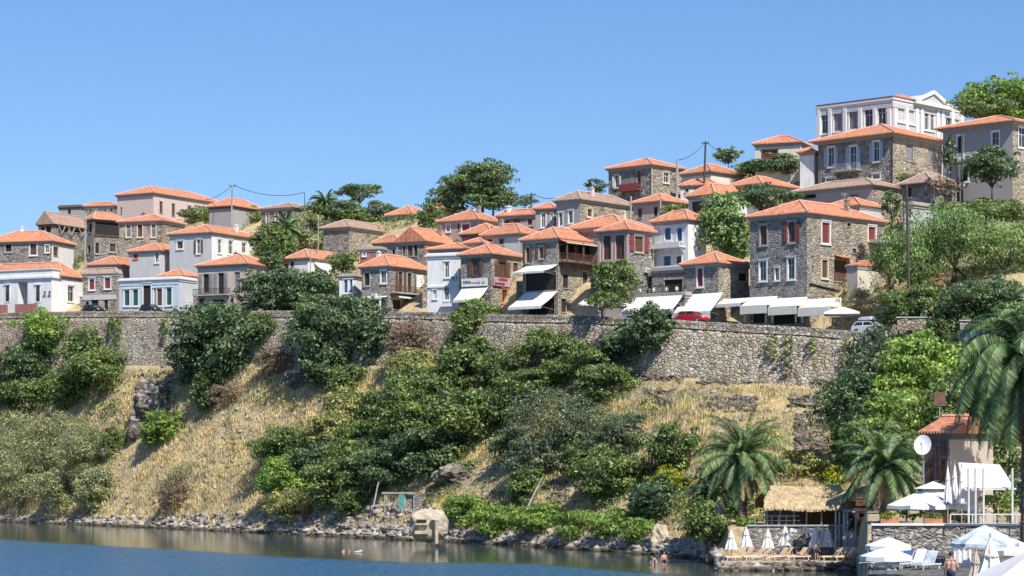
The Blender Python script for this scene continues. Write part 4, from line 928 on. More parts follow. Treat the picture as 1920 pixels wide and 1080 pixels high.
bush('broad green thicket in the middle of the slope, left bright part', 775, 790, 66, 52, 'green', leaf=.3)
bush('broad green thicket in the middle of the slope, right dark part', 862, 800, 58, 62, 'green', leaf=.34)
bush('broad green thicket in the middle of the slope, lower part', 800, 855, 62, 46, 'fig', leaf=.32)
bush('dark scrub at the left end of the central thicket', 545, 838, 62, 34, 'green', leaf=.28)
bush('green scrub with dry stalks left of the central thicket', 625, 815, 52, 36, 'grassy', leaf=.28)
bush('green scrub joining the thicket from the left', 690, 835, 58, 38, 'green', leaf=.28)
bush('bright low bush above the left shore rocks', 540, 905, 46, 44, 'bright', leaf=.26)
bush('dark leaning bush above the shore rocks', 640, 900, 62, 58, 'green', leaf=.32)
bush('dark bush above the concrete bunker', 725, 880, 62, 46, 'fig', leaf=.32)
bush('lowest dark bush touching the shore grass', 660, 945, 34, 30, 'green', leaf=.28)
bush('pale dry bush near the shore left of the dark bush', 555, 950, 48, 28, 'grassy', leaf=.24, dens=.6)
bush('brown thorn bush on the lower golden slope', 330, 930, 34, 28, 'dead', leaf=.2, dens=.5, trunk=False)
bush('grey-green weeds spreading over the golden slope', 345, 885, 34, 16, 'olive', leaf=.2, dens=.25, trunk=False)
bush('dark green bush under the restaurant wall', 1030, 668, 50, 48, 'green', leaf=.32)
bush('green bush between the two wall bushes', 1100, 688, 52, 40, 'green', leaf=.3, dens=.85)
bush('dark bush hanging over the parapet beside the red car', 1218, 618, 40, 40, 'fig', leaf=.32, D=279.5, trunk=False)
bush('dark bush clinging to the wall under the hanging one', 1185, 655, 46, 42, 'fig', leaf=.34)
bush('green scrub at the foot of the wall left of the dry terrace', 1140, 720, 50, 34, 'green', leaf=.28, dens=.8)
bush('green scrub above the grey-green tree', 1010, 725, 62, 30, 'green', leaf=.28, dens=.8)
tree('round blue-grey olive tree in the middle of the slope', 1040, 800, 78, 64, 'blue', leaf=.26, narrow=.4, n=44)
bush('lower dark skirt of the blue-grey olive tree', 1005, 870, 50, 46, 'blue', leaf=.26)
tree('smaller blue-grey olive tree right of the round one', 1160, 825, 52, 46, 'blue', leaf=.26, narrow=.4)
bush('wide green bush under the smaller olive tree', 1150, 890, 62, 46, 'green', leaf=.28)
bush('dark green bush left of the leaning trunk', 990, 915, 36, 34, 'green', leaf=.26)
bush('green bush left of the big palm', 1262, 850, 42, 50, 'green', leaf=.3)
bush('dark bush behind the yellow shrub', 1240, 935, 60, 34, 'fig', leaf=.28)
bush('bright yellow-green shrub left of the big palm', 1255, 912, 36, 30, 'yellow', leaf=.28, D=None)
for i, (x, y, a, b, t) in enumerate([(870, 965, 40, 30, 'nearest the concrete bunker'), (935, 978, 48, 28, 'second from the bunker'), (1010, 975, 52, 28, 'with pale flowers, in the middle'),
        (1085, 985, 46, 26, 'right of the middle'), (1150, 985, 44, 28, 'dark one near the pale rock'), (1200, 998, 34, 22, 'smallest, beside the pale rock')]):
    bush('bright green reedy bush just above the shore stones, '+t, x, y, a, b, 'bright', leaf=.34, narrow=.28, group='reedy bushes along the shore', trunk=False)
bush('green bush at the foot of the big palm', 1325, 985, 40, 40, 'green', leaf=.3, D=219)
bush('light green bush next to the first closed umbrella', 1400, 1000, 24, 30, 'bright', leaf=.24, D=219, ground=.7)
bush('dark foliage behind the big palm trunk', 1350, 930, 50, 50, 'fig', leaf=.32, D=232)
bush('dry scrub above the thatched roof', 1500, 872, 48, 26, 'grassy', leaf=.24, dens=.7)
bush('green scrub behind the big palm crown', 1420, 815, 42, 16, 'grassy', leaf=.26, dens=.6)
bush('bright shrub above the thatched roof', 1562, 888, 28, 24, 'yellow', leaf=.24)
bush('dark green bush filling the slope right of the creeper', 935, 700, 38, 40, 'green', leaf=.3)
bush('green bush between central thicket and round olive tree', 945, 770, 36, 44, 'green', leaf=.28)
bush('green bush left of the round olive tree, lower one', 955, 850, 32, 40, 'fig', leaf=.28)
bush('leafy bush joining the central fig to the thicket', 712, 772, 40, 34, 'green', leaf=.3)
bush('low dark bush at the left foot of the thicket', 595, 868, 44, 32, 'fig', leaf=.28)
bush('dense bush in the middle of the left thicket', 665, 850, 50, 32, 'fig', leaf=.3)
bush('green bush under the smaller olive tree, left side', 1088, 868, 36, 34, 'green', leaf=.28)
bush('dark bush in the gap above the straw roof end', 1600, 838, 40, 38, 'green', leaf=.3)
bush('bright bush between the two right palms', 1560, 925, 24, 20, 'bright', leaf=.26, D=231)
tree('leafy tree filling the slope left of the beach shack', 1700, 860, 50, 40, 'green', leaf=.3, D=196)
bush('green bush at the right edge under the second pepper tree', 1905, 610, 40, 34, 'pepper', leaf=.28, D=243)
bush('trailing bush left of the parked white car', 1655, 650, 40, 26, 'blue', leaf=.28, D=252, trunk=False)
# right slope
tree('very dark tree at the right end of the stone wall', 1600, 765, 60, 66, 'fig', leaf=.32, n=44, D=238)
tree('grey-green tree leaning on the right end of the wall', 1662, 688, 66, 62, 'blue', leaf=.32, n=44, D=250)
tree('bright green broad tree on the right slope', 1735, 705, 88, 62, 'bright', leaf=.36, n=46, D=238)
bush('bright bush stepping up to the right road', 1790, 630, 48, 46, 'green', leaf=.3, D=250)
tree('green tree below the broad bright one', 1705, 785, 84, 52, 'bright', leaf=.34, n=40, D=215)
tree('dark tree behind the near left palm', 1640, 835, 66, 46, 'green', leaf=.32, D=205)
tree('shady green tree behind the beach shack', 1790, 780, 60, 60, 'green', leaf=.3, D=205)
tree('drooping dark green tree at the right edge behind the near palm', 1900, 745, 62, 88, 'green', leaf=.24, D=150, trunk=False, droop=1.2, narrow=.35, n=46)
tree('large feathery pepper tree covering the hill above the road', 1790, 465, 92, 72, 'pepper', leaf=.32, narrow=.3, droop=1.5, n=46, D=270)
tree('second feathery pepper tree at the right edge', 1890, 480, 78, 78, 'pepper', leaf=.32, narrow=.3, droop=1.5, n=46, D=268)
tree('feathery pepper tree nearest the big stone house', 1700, 500, 52, 62, 'pepper', leaf=.3, narrow=.3, droop=1.5, n=40, D=268)
bush('green hedge bush under the pepper trees by the parked cars', 1720, 575, 58, 38, 'green', leaf=.28, D=256)
bush('dark undergrowth below the second pepper tree', 1850, 570, 80, 42, 'fig', leaf=.3, D=250)
bush('low green bush on the bank above the white car', 1685, 592, 32, 26, 'green', leaf=.26, D=259)
bush('green vines on the terrace below the right edge house', 1850, 398, 80, 22, 'green', leaf=.26, D=283)
bush('dry reed clump between big house annex and pepper tree', 1672, 545, 24, 46, 'straw', leaf=.6, narrow=.12, D=266, trunk=False)
bush('dry yellow grass clump under the pepper trees', 1750, 520, 30, 22, 'straw', leaf=.5, narrow=.12, D=268, trunk=False)
# village and skyline
tree('broad dark garden tree in front of the white balcony terrace left', 505, 548, 52, 38, 'fig', leaf=.32, D=346, cap=9000)
tree('dark garden tree above the wall beside the white kiosk', 570, 545, 52, 40, 'fig', leaf=.34, D=345)
bush('green creeper over the wall below the white kiosk', 600, 578, 48, 26, 'green', leaf=.3, D=333)
tree('leafy bush tree in front of the tall pink house', 1158, 530, 40, 38, 'green', leaf=.32, D=288, trunk=False, n=36)
bush('low green hedge at the foot of the tavern tree', 1130, 565, 28, 20, 'green', leaf=.26, D=284)
tree('leafy fig tree between white balcony house and big stone house', 1363, 430, 44, 58, 'pepper', leaf=.34, D=296)
p = tree('dense flat-topped dark green vine pergola above the fig tree', 1428, 370, 56, 20, 'fig', leaf=.26, D=302, n=30)
tree('big broad-crowned pine on the skyline in the centre', 905, 340, 50, 36, 'pine', leaf=.36, D=372, n=60, cap=24000, k=.3)
tree('left half of the big skyline pine pair, lower and darker', 846, 372, 34, 38, 'pine', leaf=.34, D=374, n=44)
tree('lower pine bough mass right under the big crown', 925, 375, 42, 18, 'pine', leaf=.34, D=369, n=30)
bush('lighter shrub below the left of the big pine', 805, 405, 26, 22, 'green', leaf=.3, D=368)
u = tree('small flat umbrella pine with bare bent trunk against the sky', 675, 362, 38, 16, 'pine', leaf=.28, D=392, n=26, lean=2)
for x, y, a, b, t, kd in ((640, 395, 36, 18, 'left of the bare trunk', 'pine'), (700, 398, 32, 20, 'silvery, under the flat pine', 'blue'), (735, 402, 26, 14, 'small, left of the green house', 'blue'), (590, 400, 26, 20, 'around the skyline palm', 'green'), (665, 408, 40, 16, 'above the brown roof barn', 'green')):
    bush('skyline shrub '+t, x, y, a, b, kd, leaf=.28, D=385, dens=.85)
for x, y, a, b, t in ((372, 403, 34, 15, 'under the pink building'), (458, 404, 40, 17, 'under the low orange roof'), (412, 412, 34, 16, 'by the tall pole'), (350, 398, 20, 12, 'nearest the pink wall')):
    bush('green scrub on the bank '+t, x, y, a, b, 'green', leaf=.28, D=None, dens=.8, trunk=False)
tree('green tree right of the white window house', 515, 460, 34, 34, 'green', leaf=.3, D=364)
tree('green tree below the grey skyline house', 575, 440, 38, 36, 'olive', leaf=.28, D=376, dens=.8)
bush('dark bush left of the low white house', 508, 492, 24, 20, 'fig', leaf=.28, D=358)
bush('garden bush between the brown shed and the back house', 640, 490, 26, 16, 'green', leaf=.26, D=346)
bush('scrub under the far left stone house', 35, 478, 38, 20, 'green', leaf=.28, D=418)
bush('ivy at the foot of the veranda house', 195, 478, 22, 12, 'fig', leaf=.28, D=418)
bush('dark ivy between the veranda and three window houses', 232, 468, 26, 12, 'green', leaf=.26, D=412, dens=.8)
bush('ivy on the wall between gabled and veranda houses', 142, 458, 24, 26, 'green', leaf=.26, D=428, dens=.8)
tree('green round tree beside the cream hilltop house', 1366, 292, 24, 17, 'green', leaf=.28, D=342)
bush('dark hedge in front of the cream hilltop house', 1464, 311, 52, 20, 'fig', leaf=.28, D=331, trunk=False, n=40)
bush('green garden below the dark hedge', 1412, 318, 34, 12, 'green', leaf=.26, D=335)
bush('shrub left of the hilltop balcony house', 1118, 350, 22, 14, 'blue', leaf=.26, D=352)
bush('shrub left of the tan-roofed house on the skyline', 985, 378, 20, 12, 'pine', leaf=.26, D=362)
tree('big bright tree on the top right skyline', 1875, 192, 66, 44, 'bright', leaf=.34, n=40, D=322)
tree('lower dark half of the top right tree', 1850, 205, 44, 20, 'green', leaf=.3, D=318)
tree('dark umbrella-shaped garden tree before the right edge house', 1860, 312, 44, 34, 'fig', leaf=.3, D=282)
bush('ivy column on the left corner of the right edge house', 1782, 290, 14, 38, 'fig', leaf=.28, D=288)
bush('ivy bush at the foot of the blue shutter house', 1695, 333, 18, 10, 'green', leaf=.24, D=302)
bush('leafless grey thicket over the old tile house', 1770, 352, 30, 24, 'dead', leaf=.24, dens=.45, D=278)
bush('dark conifer bush left of the mint hut', 1672, 385, 20, 26, 'fig', leaf=.26, D=279)
bush('green tuft at the foot of the stone shop', 888, 574, 22, 14, 'bright', leaf=.28, D=309)
bush('ivy below the reddish stone house', 1265, 395, 24, 12, 'green', leaf=.25, D=312)
bush('vine around the white awning of the low white house', 640, 505, 20, 22, 'green', leaf=.25, D=350)
# palms
palm('tall palm with dark crown beside the white window house', 537, 430, 366, gz(537, 366)-1, 34, 3.6, .4, 3, name='palm_tree')
palm('spiky palm on the skyline behind the brown roof barn', 610, 380, 386, gz(610, 386)-2, 36, 3.2, .35, 4, skirt=4)
palm('large date palm with bushy crown beside the beach umbrellas', 1392, 858, 222, 1.0, 64, 5.6, .42, 5, skirt=14)
palm('short wide date palm left of the satellite dish', 1660, 880, 172, 5.4, 50, 4.6, .38, 6, skirt=8, up=.15)
bush('dark shrubbery behind the shack at the right edge', 1890, 850, 46, 50, 'green', leaf=.26, D=176)
bush('dark climbing foliage low behind the terrace awning', 1895, 925, 40, 36, 'fig', leaf=.22, D=160)
bush('bushes between beach shack and short wide palm', 1700, 930, 34, 28, 'green', leaf=.24, D=176)
palm('near date palm at the right edge with long hanging fronds', 1930, 690, 118, 4.3, 110, 5.5, .4, 8, skirt=30, droopf=1.5)
# leaning dead trunks on the slope
def snag(label, a, b, Da, w=.18):
    A_, B_ = P(a[0], a[1], Da), P(b[0], b[1], Da+.8); r = empty('dead_trunk', A_, 0, label, 'trunk')
    d = B_-A_; mb = MB(); mb.tube([(0, 0, -.4), d*.5+Vector((.1, 0, .1)), d], [w, w*.8, w*.35], 6)
    mb.tube([d*.55, d*.75+Vector((.5, 0, .1))], [w*.5, w*.2], 5); mb.build('stem', M['pole'], r)
snag('pale leaning dead trunk above the reedy shore bushes', (985, 955), (1018, 893), 268, .16)
snag('bare forked stem left of the concrete bunker', (700, 945), (712, 885), 292, .12)
# stuff: dry grass
def grass(name, label, u0, u1, n, mat, hgt, fn=None, w=.05, fan=3, seed=11, drange=None):
    rng = np.random.default_rng(seed); V = []
    while n > 0:
        u = u0+(u1-u0)*rng.random(); dw, d2 = (DW(u)+3, D2(u)-2.6) if u < 1340 else (232, D2(u)-2.6)
        D = dw+(d2-dw)*rng.random(); X = (u-PX)/F*D
        q = mnoise.noise(Vector((X*.06, D*.06, 3)))
        if fn and not fn(u, D, q): n -= .25; continue
        z = gz(u, D)-.35; n -= 1
        for k in range(fan):
            a = rng.random()*6.28; h = hgt*(.5+rng.random()); l = h*1.3*rng.random(); ww = w*(.7+rng.random()); ox, oy = rng.normal(size=2)*.25
            ca, sa = math.cos(a), math.sin(a)
            V += [(X+ox-sa*ww, D+oy+ca*ww, z), (X+ox+sa*ww, D+oy-ca*ww, z), (X+ox+ca*l, D+oy+sa*l, z+.33+h)]
    V = np.array(V); return tag(npmesh(name, V, np.arange(len(V)).reshape(-1, 3), L[mat]), label, 'grass', kind='stuff')
grass('dry_grass', 'golden dry grass covering the steep slope', -80, 1640, 60000, 'straw', .22, lambda u, D, q: q > -.4, w=.06, fan=5)
grass('weeds', 'low olive weeds mixed into the dry slope', -80, 1640, 3500, 'grassy', .3, lambda u, D, q: q < .05, w=.12, fan=5, seed=12)
# hanging creepers on the wall face
def creeper(label, x, y0, y1, w, kind='green'):
    D = D2(x)-.55; top = P(x, y0, D); n = 9; w *= 1.5; hgt = (y1-y0)/F*D; sw = w/F*D; rng = np.random.default_rng(int(x*13))
    r = empty('hanging_creeper', top, 0, label, 'creeper'); cl = []
    for i in range(n+4):
        t = i/(n+3); cl.append((rng.normal()*sw*.35, -.1-hgt*t*.3, -hgt*t, sw*(.65-.3*t), .22, hgt/n*.75))
    V, Q = leafcloud(rng, cl, .24, 1.6, 4000); npmesh('leaves', V, Q, L[kind], r)
for a in (('twin creeper tuft left on the pale wall', 208, 598, 630, 5), ('wider creeper tuft beside the twin one on the pale wall', 221, 597, 650, 9, 'green'), ('thin creeper on the pale wall left of the big fig', 308, 600, 636, 4),
          ('broad brownish creeper below the barrel canopies', 1448, 632, 672, 9, 'olive'), ('long brownish creeper next to the broad one', 1477, 634, 700, 9, 'olive'), ('short creeper below the parasol', 1522, 636, 662, 7, 'olive'),
          ('brownish creeper below the white car', 1588, 640, 705, 13, 'olive')):
    creeper(*a)
# rocks
def rocks(name, label, pts, mat, flat=.65, kind='stuff', seed=3, loc=None):
    rng = np.random.default_rng(seed)
    b = bmesh.new(); bmesh.ops.create_icosphere(b, subdivisions=1, radius=1); bv = np.array([v.co[:] for v in b.verts]); bf = np.array([[v.index for v in f.verts] for f in b.faces]); b.free()
    V, Fc = [], []
    for i, (x, y, z, s) in enumerate(pts):
        q = bv*(1+.28*rng.normal(size=(len(bv), 1)))*np.array([s*(.8+.7*rng.random()), s*(.8+.5*rng.random()), s*flat*(.6+.6*rng.random())])
        a = rng.random()*6.28; ca, sa = math.cos(a), math.sin(a); q = q @ np.array([[ca, sa, 0], [-sa, ca, 0], [0, 0, 1]]).T
        V.append(q+np.array([x, y, z])); Fc.append(bf+len(bv)*i)
    return tag(npmesh(name, np.concatenate(V), np.concatenate(Fc), M[mat], loc=loc), label, 'rocks' if kind else None, kind=kind)
rng = np.random.default_rng(2); pts = []
for i in range(4200):
    u = -120+1560*rng.random(); t = rng.random(); wd = I(u, [0, 400, 520, 800, 900, 1250, 1400], [3.2, 5.5, 7, 9, 5, 5, 4])
    D = DW(u)-1.2+t*wd; s = (.16+.5*rng.random()**2.2)*I(u, [0, 500, 850], [.85, 1, 1.1])
    if u > 1340: D = I(u, [1340, 1360, 1600], [222, 206.2, 205.4])-1.1+t*.4; s = s*.8+.22
    pts.append(((u-PX)/F*D, D, max(0, gz(u, D))+.05-.1*rng.random(), s))
dk = []
for i in range(700):
    u = 1350+256*rng.random(); D = 205.9-1.2*rng.random(); dk.append(((u-PX)/F*D, D, .55*rng.random()*(1 if D > 205.2 else .4), .18+.3*rng.random()))
rocks('deck_rubble', 'dark wet stones along the front of the bathing deck', dk, 'outcrop', seed=8)
rocks('shore_rubble', 'pale broken rocks piled along the waterline', pts, 'rock')
pts = []
for (x0, x1, y0, y1, n) in ((1195, 1290, 696, 716, 170), (1310, 1420, 712, 722, 90), (1210, 1260, 735, 760, 70), (1330, 1420, 745, 775, 160), (1480, 1545, 745, 765, 120), (1490, 1550, 780, 850, 260), (820, 890, 870, 905, 130), (1030, 1110, 905, 945, 160), (260, 330, 700, 780, 130), (900, 940, 925, 950, 60)):
    for i in range(n):
        u, y = x0+(x1-x0)*rng.random(), y0+(y1-y0)*rng.random(); D = hit(u, y); pts.append(((u-PX)/F*D, D, gz(u, D)+.1, .15+.3*rng.random()**2))
rocks('slope_rubble', 'brown rubble from collapsed terrace walls on the slope', pts, 'outcrop', seed=5)
pts = []
for i in range(1500):
    u = 150+1400*rng.random(); a_, b_ = DW(min(u, 1330))+5, D2(u)-4; D = a_+(b_-a_)*rng.random(); q = mnoise.noise(Vector(((u-PX)/F*D*.1, D*.1, 40)))
    if q > .05: pts.append(((u-PX)/F*D, D, gz(u, D)+.05, .1+.34*rng.random()**3))
rocks('loose_stones', 'loose pale stones lying in the dry grass of the slope', pts, 'rock', seed=15)
def boulder(name, label, px, py, rx, ry, mat='rock', D=None, seed=1):
    D = D or hit(px, py+ry*.6); c = P(px, py, D); b = bmesh.new(); bmesh.ops.create_icosphere(b, subdivisions=4, radius=1)
    for v in b.verts:
        n1 = mnoise.noise(v.co*1.3+Vector((seed*3.1, 0, 0)))*.5+mnoise.noise(v.co*3.1+Vector((seed, 2, 0)))*.28+abs(mnoise.noise(v.co*6+Vector((0, seed, 0))))*.14
        v.co = v.co*(1+n1)
        v.co.x *= rx/F*D; v.co.z *= ry/F*D; v.co.y *= rx/F*D*.8
    me = bpy.data.meshes.new(name); b.to_mesh(me); b.free(); me.materials.append(M[mat])
    o = bpy.data.objects.new(name, me); COL.objects.link(o); o.location = c; return tag(o, label, 'rock')
bush('dry reeds on the rocky bank behind the wide white parasol', 1612, 566, 34, 22, 'straw', leaf=.5, narrow=.12, D=272, trunk=False)
boulder('rock_outcrop', 'dark grey rock outcrop, upper block beside the small bright shrub', 290, 752, 36, 34, 'outcrop', seed=2)
boulder('rock_outcrop', 'dark grey rock outcrop, lower block standing out of the slope', 262, 800, 20, 28, 'outcrop', seed=3)
boulder('rock_outcrop', 'grey rock ledge at the top of the golden slope', 560, 712, 26, 16, 'outcrop', seed=4)
boulder('rock_outcrop', 'brown shaded rock face under the central thicket', 850, 890, 34, 18, 'outcrop', seed=5)
boulder('boulder', 'pale rounded boulder sloping to the water left of the big palm', 1238, 1010, 18, 22, 'tanrock', seed=6)
boulder('boulder', 'rusty brown leaning rock on the shore at left centre', 574, 968, 8, 17, 'rust', seed=7)
for i, (x, y, a, b, t) in enumerate([(648, 988, 12, 7, 'left of the flat slabs'), (688, 985, 14, 6, 'flat, under the bare stem'), (735, 990, 16, 7, 'left of the bunker'), (690, 1003, 18, 5, 'long slab at the waterline'), (655, 1003, 9, 6, 'small one at the waterline'), (745, 1004, 12, 6, 'in front of the bunker'),
        (1022, 1018, 17, 8, 'largest under the reedy bushes'), (1060, 1022, 13, 7, 'pinkish, beside the largest'), (1100, 1025, 12, 6, 'flat, right of the pinkish one'), (1150, 1028, 15, 7, 'reddish, below the dark reedy bush'), (1286, 1042, 10, 5, 'right of the wading people')]):
    boulder('boulder', 'pale shore boulder '+t, x, y, a, b, 'rock', seed=10+i)

# low scrub and garden greenery nobody could count
def scrub(name, label, n, kind, place, size=(.45, 1.1), leaf=.26, seed=21, per=46):
    rng = np.random.default_rng(seed); cl = []
    while len(cl) < n:
        u, D = place(rng)
        X = (u-PX)/F*D
        if mnoise.noise(Vector((X*.11, D*.11, seed))) < -.02: n -= .3; continue
        r = size[0]+(size[1]-size[0])*rng.random(); cl.append((X, D, gz(u, D)+r*.15, r*1.2, r, r*.75))
    V, Q = leafcloud(rng, cl, leaf, .8, int(n*per)); return tag(npmesh(name, V, Q, L[kind]), label, 'scrub', kind='stuff')
def onslope(segs):
    def f(rng):
        u0, u1, t0, t1 = segs[rng.integers(len(segs))]; u = u0+(u1-u0)*rng.random(); t = t0+(t1-t0)*rng.random()
        a, b = DW(min(u, 1330))+4, D2(u)-3; return u, a+(b-a)*t
    return f
def invillage(rng):
    u = -60+1760*rng.random(); return u, D2(u)+I(u, [0, 1200, 1700], [18, 18, 14])+62*rng.random()
scrub('low_scrub', 'tangled green scrub between the bushes of the slope', 900, 'green', onslope([(480, 960, .12, .8), (480, 960, .5, 1), (960, 1190, .1, .9), (1180, 1560, .1, .3), (-60, 240, .2, 1), (1560, 1680, .4, 1)]))
scrub('dry_scrub', 'yellowish tangled scrub between the bushes of the slope', 420, 'grassy', onslope([(480, 960, .1, 1), (960, 1300, .1, 1), (1200, 1600, .15, .3), (-60, 230, .1, .5)]), seed=22, leaf=.24)
scrub('garden_greenery', 'garden greenery filling the gaps between the village houses', 1500, 'green', invillage, (.6, 1.6), .3, 23)
scrub('garden_weeds', 'dry weeds and shrubs between the village houses', 500, 'grassy', invillage, (.5, 1.2), .28, 24)
# ---------------------------------------------------------------- cars
def car(label, px, D, z, yaw, paint, Ln=4.1, Wd=1.7, box=False):
    root = empty('parked_car', P(px, 0, D)*1, yaw, label, 'car', 'cars parked along the road'); root.location.z = z
    hw = Wd/2; k = Ln/4.1
    prof = [(-2.05, .35), (-2.07, .62), (-1.98, .90), (-1.25, .98), (.75, .98), (1.55, .88), (2.0, .72), (2.06, .5), (2.0, .28), (1.7, .2), (-1.8, .2)]
    b = bmesh.new(); rings = []
    for y, s in ((-hw, .97), (-hw*.94, 1.0), (hw*.94, 1.0), (hw, .97)):
        rings.append([b.verts.new((x*k*s, y, .55+(zz-.55)*(.9 if s < 1 else 1))) for x, zz in prof])
    n = len(prof)
    for r0, r1 in zip(rings, rings[1:]):
        for i in range(n): b.faces.new((r0[i], r0[(i+1) % n], r1[(i+1) % n], r1[i]))
    b.faces.new(rings[0][::-1]); b.faces.new(rings[-1]); me = bpy.data.meshes.new('body'); b.to_mesh(me); b.free(); me.materials.append(M[paint])
    o = bpy.data.objects.new('body', me); COL.objects.link(o); o.parent = root; md = o.modifiers.new('b', 'BEVEL'); md.width = .06; md.segments = 2
    def cabin(name, pts, w0, w1, mat):
        mb = MB(); m_ = len(pts)
        for sg in (-1, 1): mb.v += [(x*k, sg*(w0 if i < 2 else w1), zz) for i, (x, zz) in enumerate(pts)]
        mb.f += [tuple(range(m_)), tuple(range(2*m_-1, m_-1, -1))]+[(i, i+m_, (i+1) % m_+m_, (i+1) % m_) for i in range(m_)]
        return mb.build(name, M[mat], root)
    cabin('windows', [(-1.85, .96), (1.02, .96), (.25, 1.4), (-1.45, 1.42)], hw*.93, hw*.74, 'glass')
    cabin('roof_panel', [(-1.5, 1.39), (.3, 1.375), (.2, 1.43), (-1.4, 1.46)], hw*.77, hw*.72, paint)
    mb = MB()
    for x0, x1 in ((-1.83, -1.48), (-.5, -.52), (1.0, .28)):
        for sg in (-1, 1): mb.bar((x0*k, sg*hw*.94, .95), (x1*k, sg*hw*.755, 1.42), .07)
    mb.build('pillar', M[paint], root)
    for x in (-1.3, 1.3):
        for sg in (-1, 1):
            m1 = MB(); m1.tube([(x*k, sg*(hw-.2), .32), (x*k, sg*(hw+.02), .32)], .33, 16); w = m1.build('wheel', M['rubber'], root)
            m2_ = MB(); m2_.tube([(x*k, sg*(hw+.0), .32), (x*k, sg*(hw+.035), .32)], .2, 12); m2_.build('rim', M['metal'], w)
    for sg in (-1, 1):
        m1 = MB(); m1.box(1.93*k, 2.03*k, sg*hw*.75-.17, sg*hw*.75+.17, .6, .72); m1.build('headlight', M['trimw'], root)
        m1 = MB(); m1.box(-2.06*k, -1.98*k, sg*hw*.8-.12, sg*hw*.8+.12, .62, .82); m1.build('tail_light', M['woodred'], root)
    if box:
        r = empty('roof_box', root.location+Vector((0, 0, 1.5)), yaw, 'white roof box strapped on top of the parked white car', 'roof box')
        b = bmesh.new(); bmesh.ops.create_cube(b, size=1); bmesh.ops.bevel(b, geom=b.edges[:], offset=.18, segments=3, affect='EDGES')
        for v in b.verts: v.co = Vector((v.co.x*2.1-.4, v.co.y*.95, v.co.z*.42+.28))
        me = bpy.data.meshes.new('shell'); b.to_mesh(me); b.free(); me.materials.append(M['carwhite']); o = bpy.data.objects.new('shell', me); COL.objects.link(o); o.parent = r
        mb = MB(); mb.box(-.9, -.84, -.6, .6, -.05, .08); mb.box(.1, .16, -.6, .6, -.05, .08); mb.build('roof_bars', M['black'], r)
    return root
def ryaw(u): a, b = P(u-20, 0, D2(u-20)), P(u+20, 0, D2(u+20)); d = b-a; return math.atan2(d.y, d.x)
car('red hatchback parked behind the parapet under the white awnings', 1299, D2(1299)+2.1, zroad(1299)+.2, ryaw(1300), 'carred')
car('white car with a roof box parked beside the white parasol', 1632, D2(1632)+2.1, zroad(1632)+.28, ryaw(1632), 'carwhite', 4.3, box=True)
car('blue car on the right road half hidden by the palm', 1836, 240, zpy(641, 240), R(-35), 'carblue')
car('dark car parked in front of the narrow tan stone house', 176, D2(176)+2.2, zroad(176)+.1, ryaw(176), 'black')
car('dark car parked in front of the green-shuttered villa', 283, D2(283)+2.2, zroad(283)+.1, ryaw(283), 'black', 3.9)
# ---------------------------------------------------------------- poles and wires
def pole(label, x0, y0, x1, y1, D, w=.14, mat='pole', arm=0, name='utility_pole'):
    a, b = P(x0, y0, D), P(x1, y1, D); a2 = a.copy(); a2.z = min(a.z, gz(x0, D))-.5
    r = empty(name, a, 0, label, 'pole'); mb = MB(); mb.tube([a2-a, b-a], [w*1.15, w*.8], 8); mb.build('post', M[mat], r)
    if arm:
        mb = MB(); t = b-a; mb.box(t.x-arm, t.x+arm, -.06, .06, t.z-.35, t.z-.22)
        for q in (-arm*.9, 0, arm*.9): mb.tube([(t.x+q, 0, t.z-.22), (t.x+q, 0, t.z-.02)], .05, 6)
        mb.build('crossarm', M['darkpole'], r)
    return b
def wire(label, a, b, sag, w=.045):
    r = empty('overhead_wire', a, 0, label, 'wire'); mb = MB(); n = 14
    pts = [(b-a)*(i/n)-Vector((0, 0, 4*sag*(i/n)*(1-i/n))) for i in range(n+1)]; mb.tube(pts, w, 4); mb.build('cable', M['black'], r)
t1 = pole('tall grey utility pole on the skyline beside the long pink building', 432, 440, 436, 346, 395, .15, 'pole', .5)
t2 = pole('small pole with insulator between grey skyline house and palm', 572, 392, 571, 361, 390, .07, 'darkpole')
wire('sagging wire from the pink building pole to the small insulator pole', t1, t2, 1.1)
wire('wire running left from the pink building pole over the roof', t1, P(385, 374, 410), .6)
pole('pale concrete lamp pole left of the veranda house', 158, 497, 161, 399, 405, .17, 'pole')
t3 = pole('short dark pole with crossarm on the skyline behind the tan roof', 996, 392, 996, 362, 350, .13, 'darkpole', .7)
wire('thin wire from the short skyline pole to the tan roof', t3, P(1045, 371, 340), .4)
t4 = pole('tall dark pole on the skyline behind the orange twin roofs', 1318, 352, 1323, 265, 326, .16, 'darkpole', .5)
t5 = pole('pale grey pole right of the hilltop balcony house', 1268, 366, 1270, 300, 322, .2, 'pole')
wire('wire from the tall dark pole down to the pale pole', t4, t5, .6)
wire('wire from the tall dark pole towards the hilltop tree', t4, P(1385, 296, 335), .5)
pole('slim pale pole in front of the reddish stone house', 1234, 410, 1239, 366, 312, .12, 'pole')
pole('short pale post beside the tan-roofed house', 1181, 402, 1183, 368, 316, .15, 'pole')
pole('slim metal pole in the fig garden behind the white kiosk', 579, 520, 583, 468, 348, .09, 'pole')
pole('slim metal pole left of the brown roof barn', 596, 470, 597, 412, 362, .09, 'pole')
pole('tall dark leaning pole beside the feathery pepper trees', 1706, 575, 1700, 348, 262, .18, 'darkpole')
pole('dark wooden pole in front of the old tile house', 1800, 400, 1795, 312, 284, .2, 'darkpole')
pole('second dark pole close to the old tile house', 1805, 402, 1803, 250, 286, .13, 'darkpole')
pole('pale post below the right edge house', 1790, 402, 1790, 345, 283, .12, 'pole')
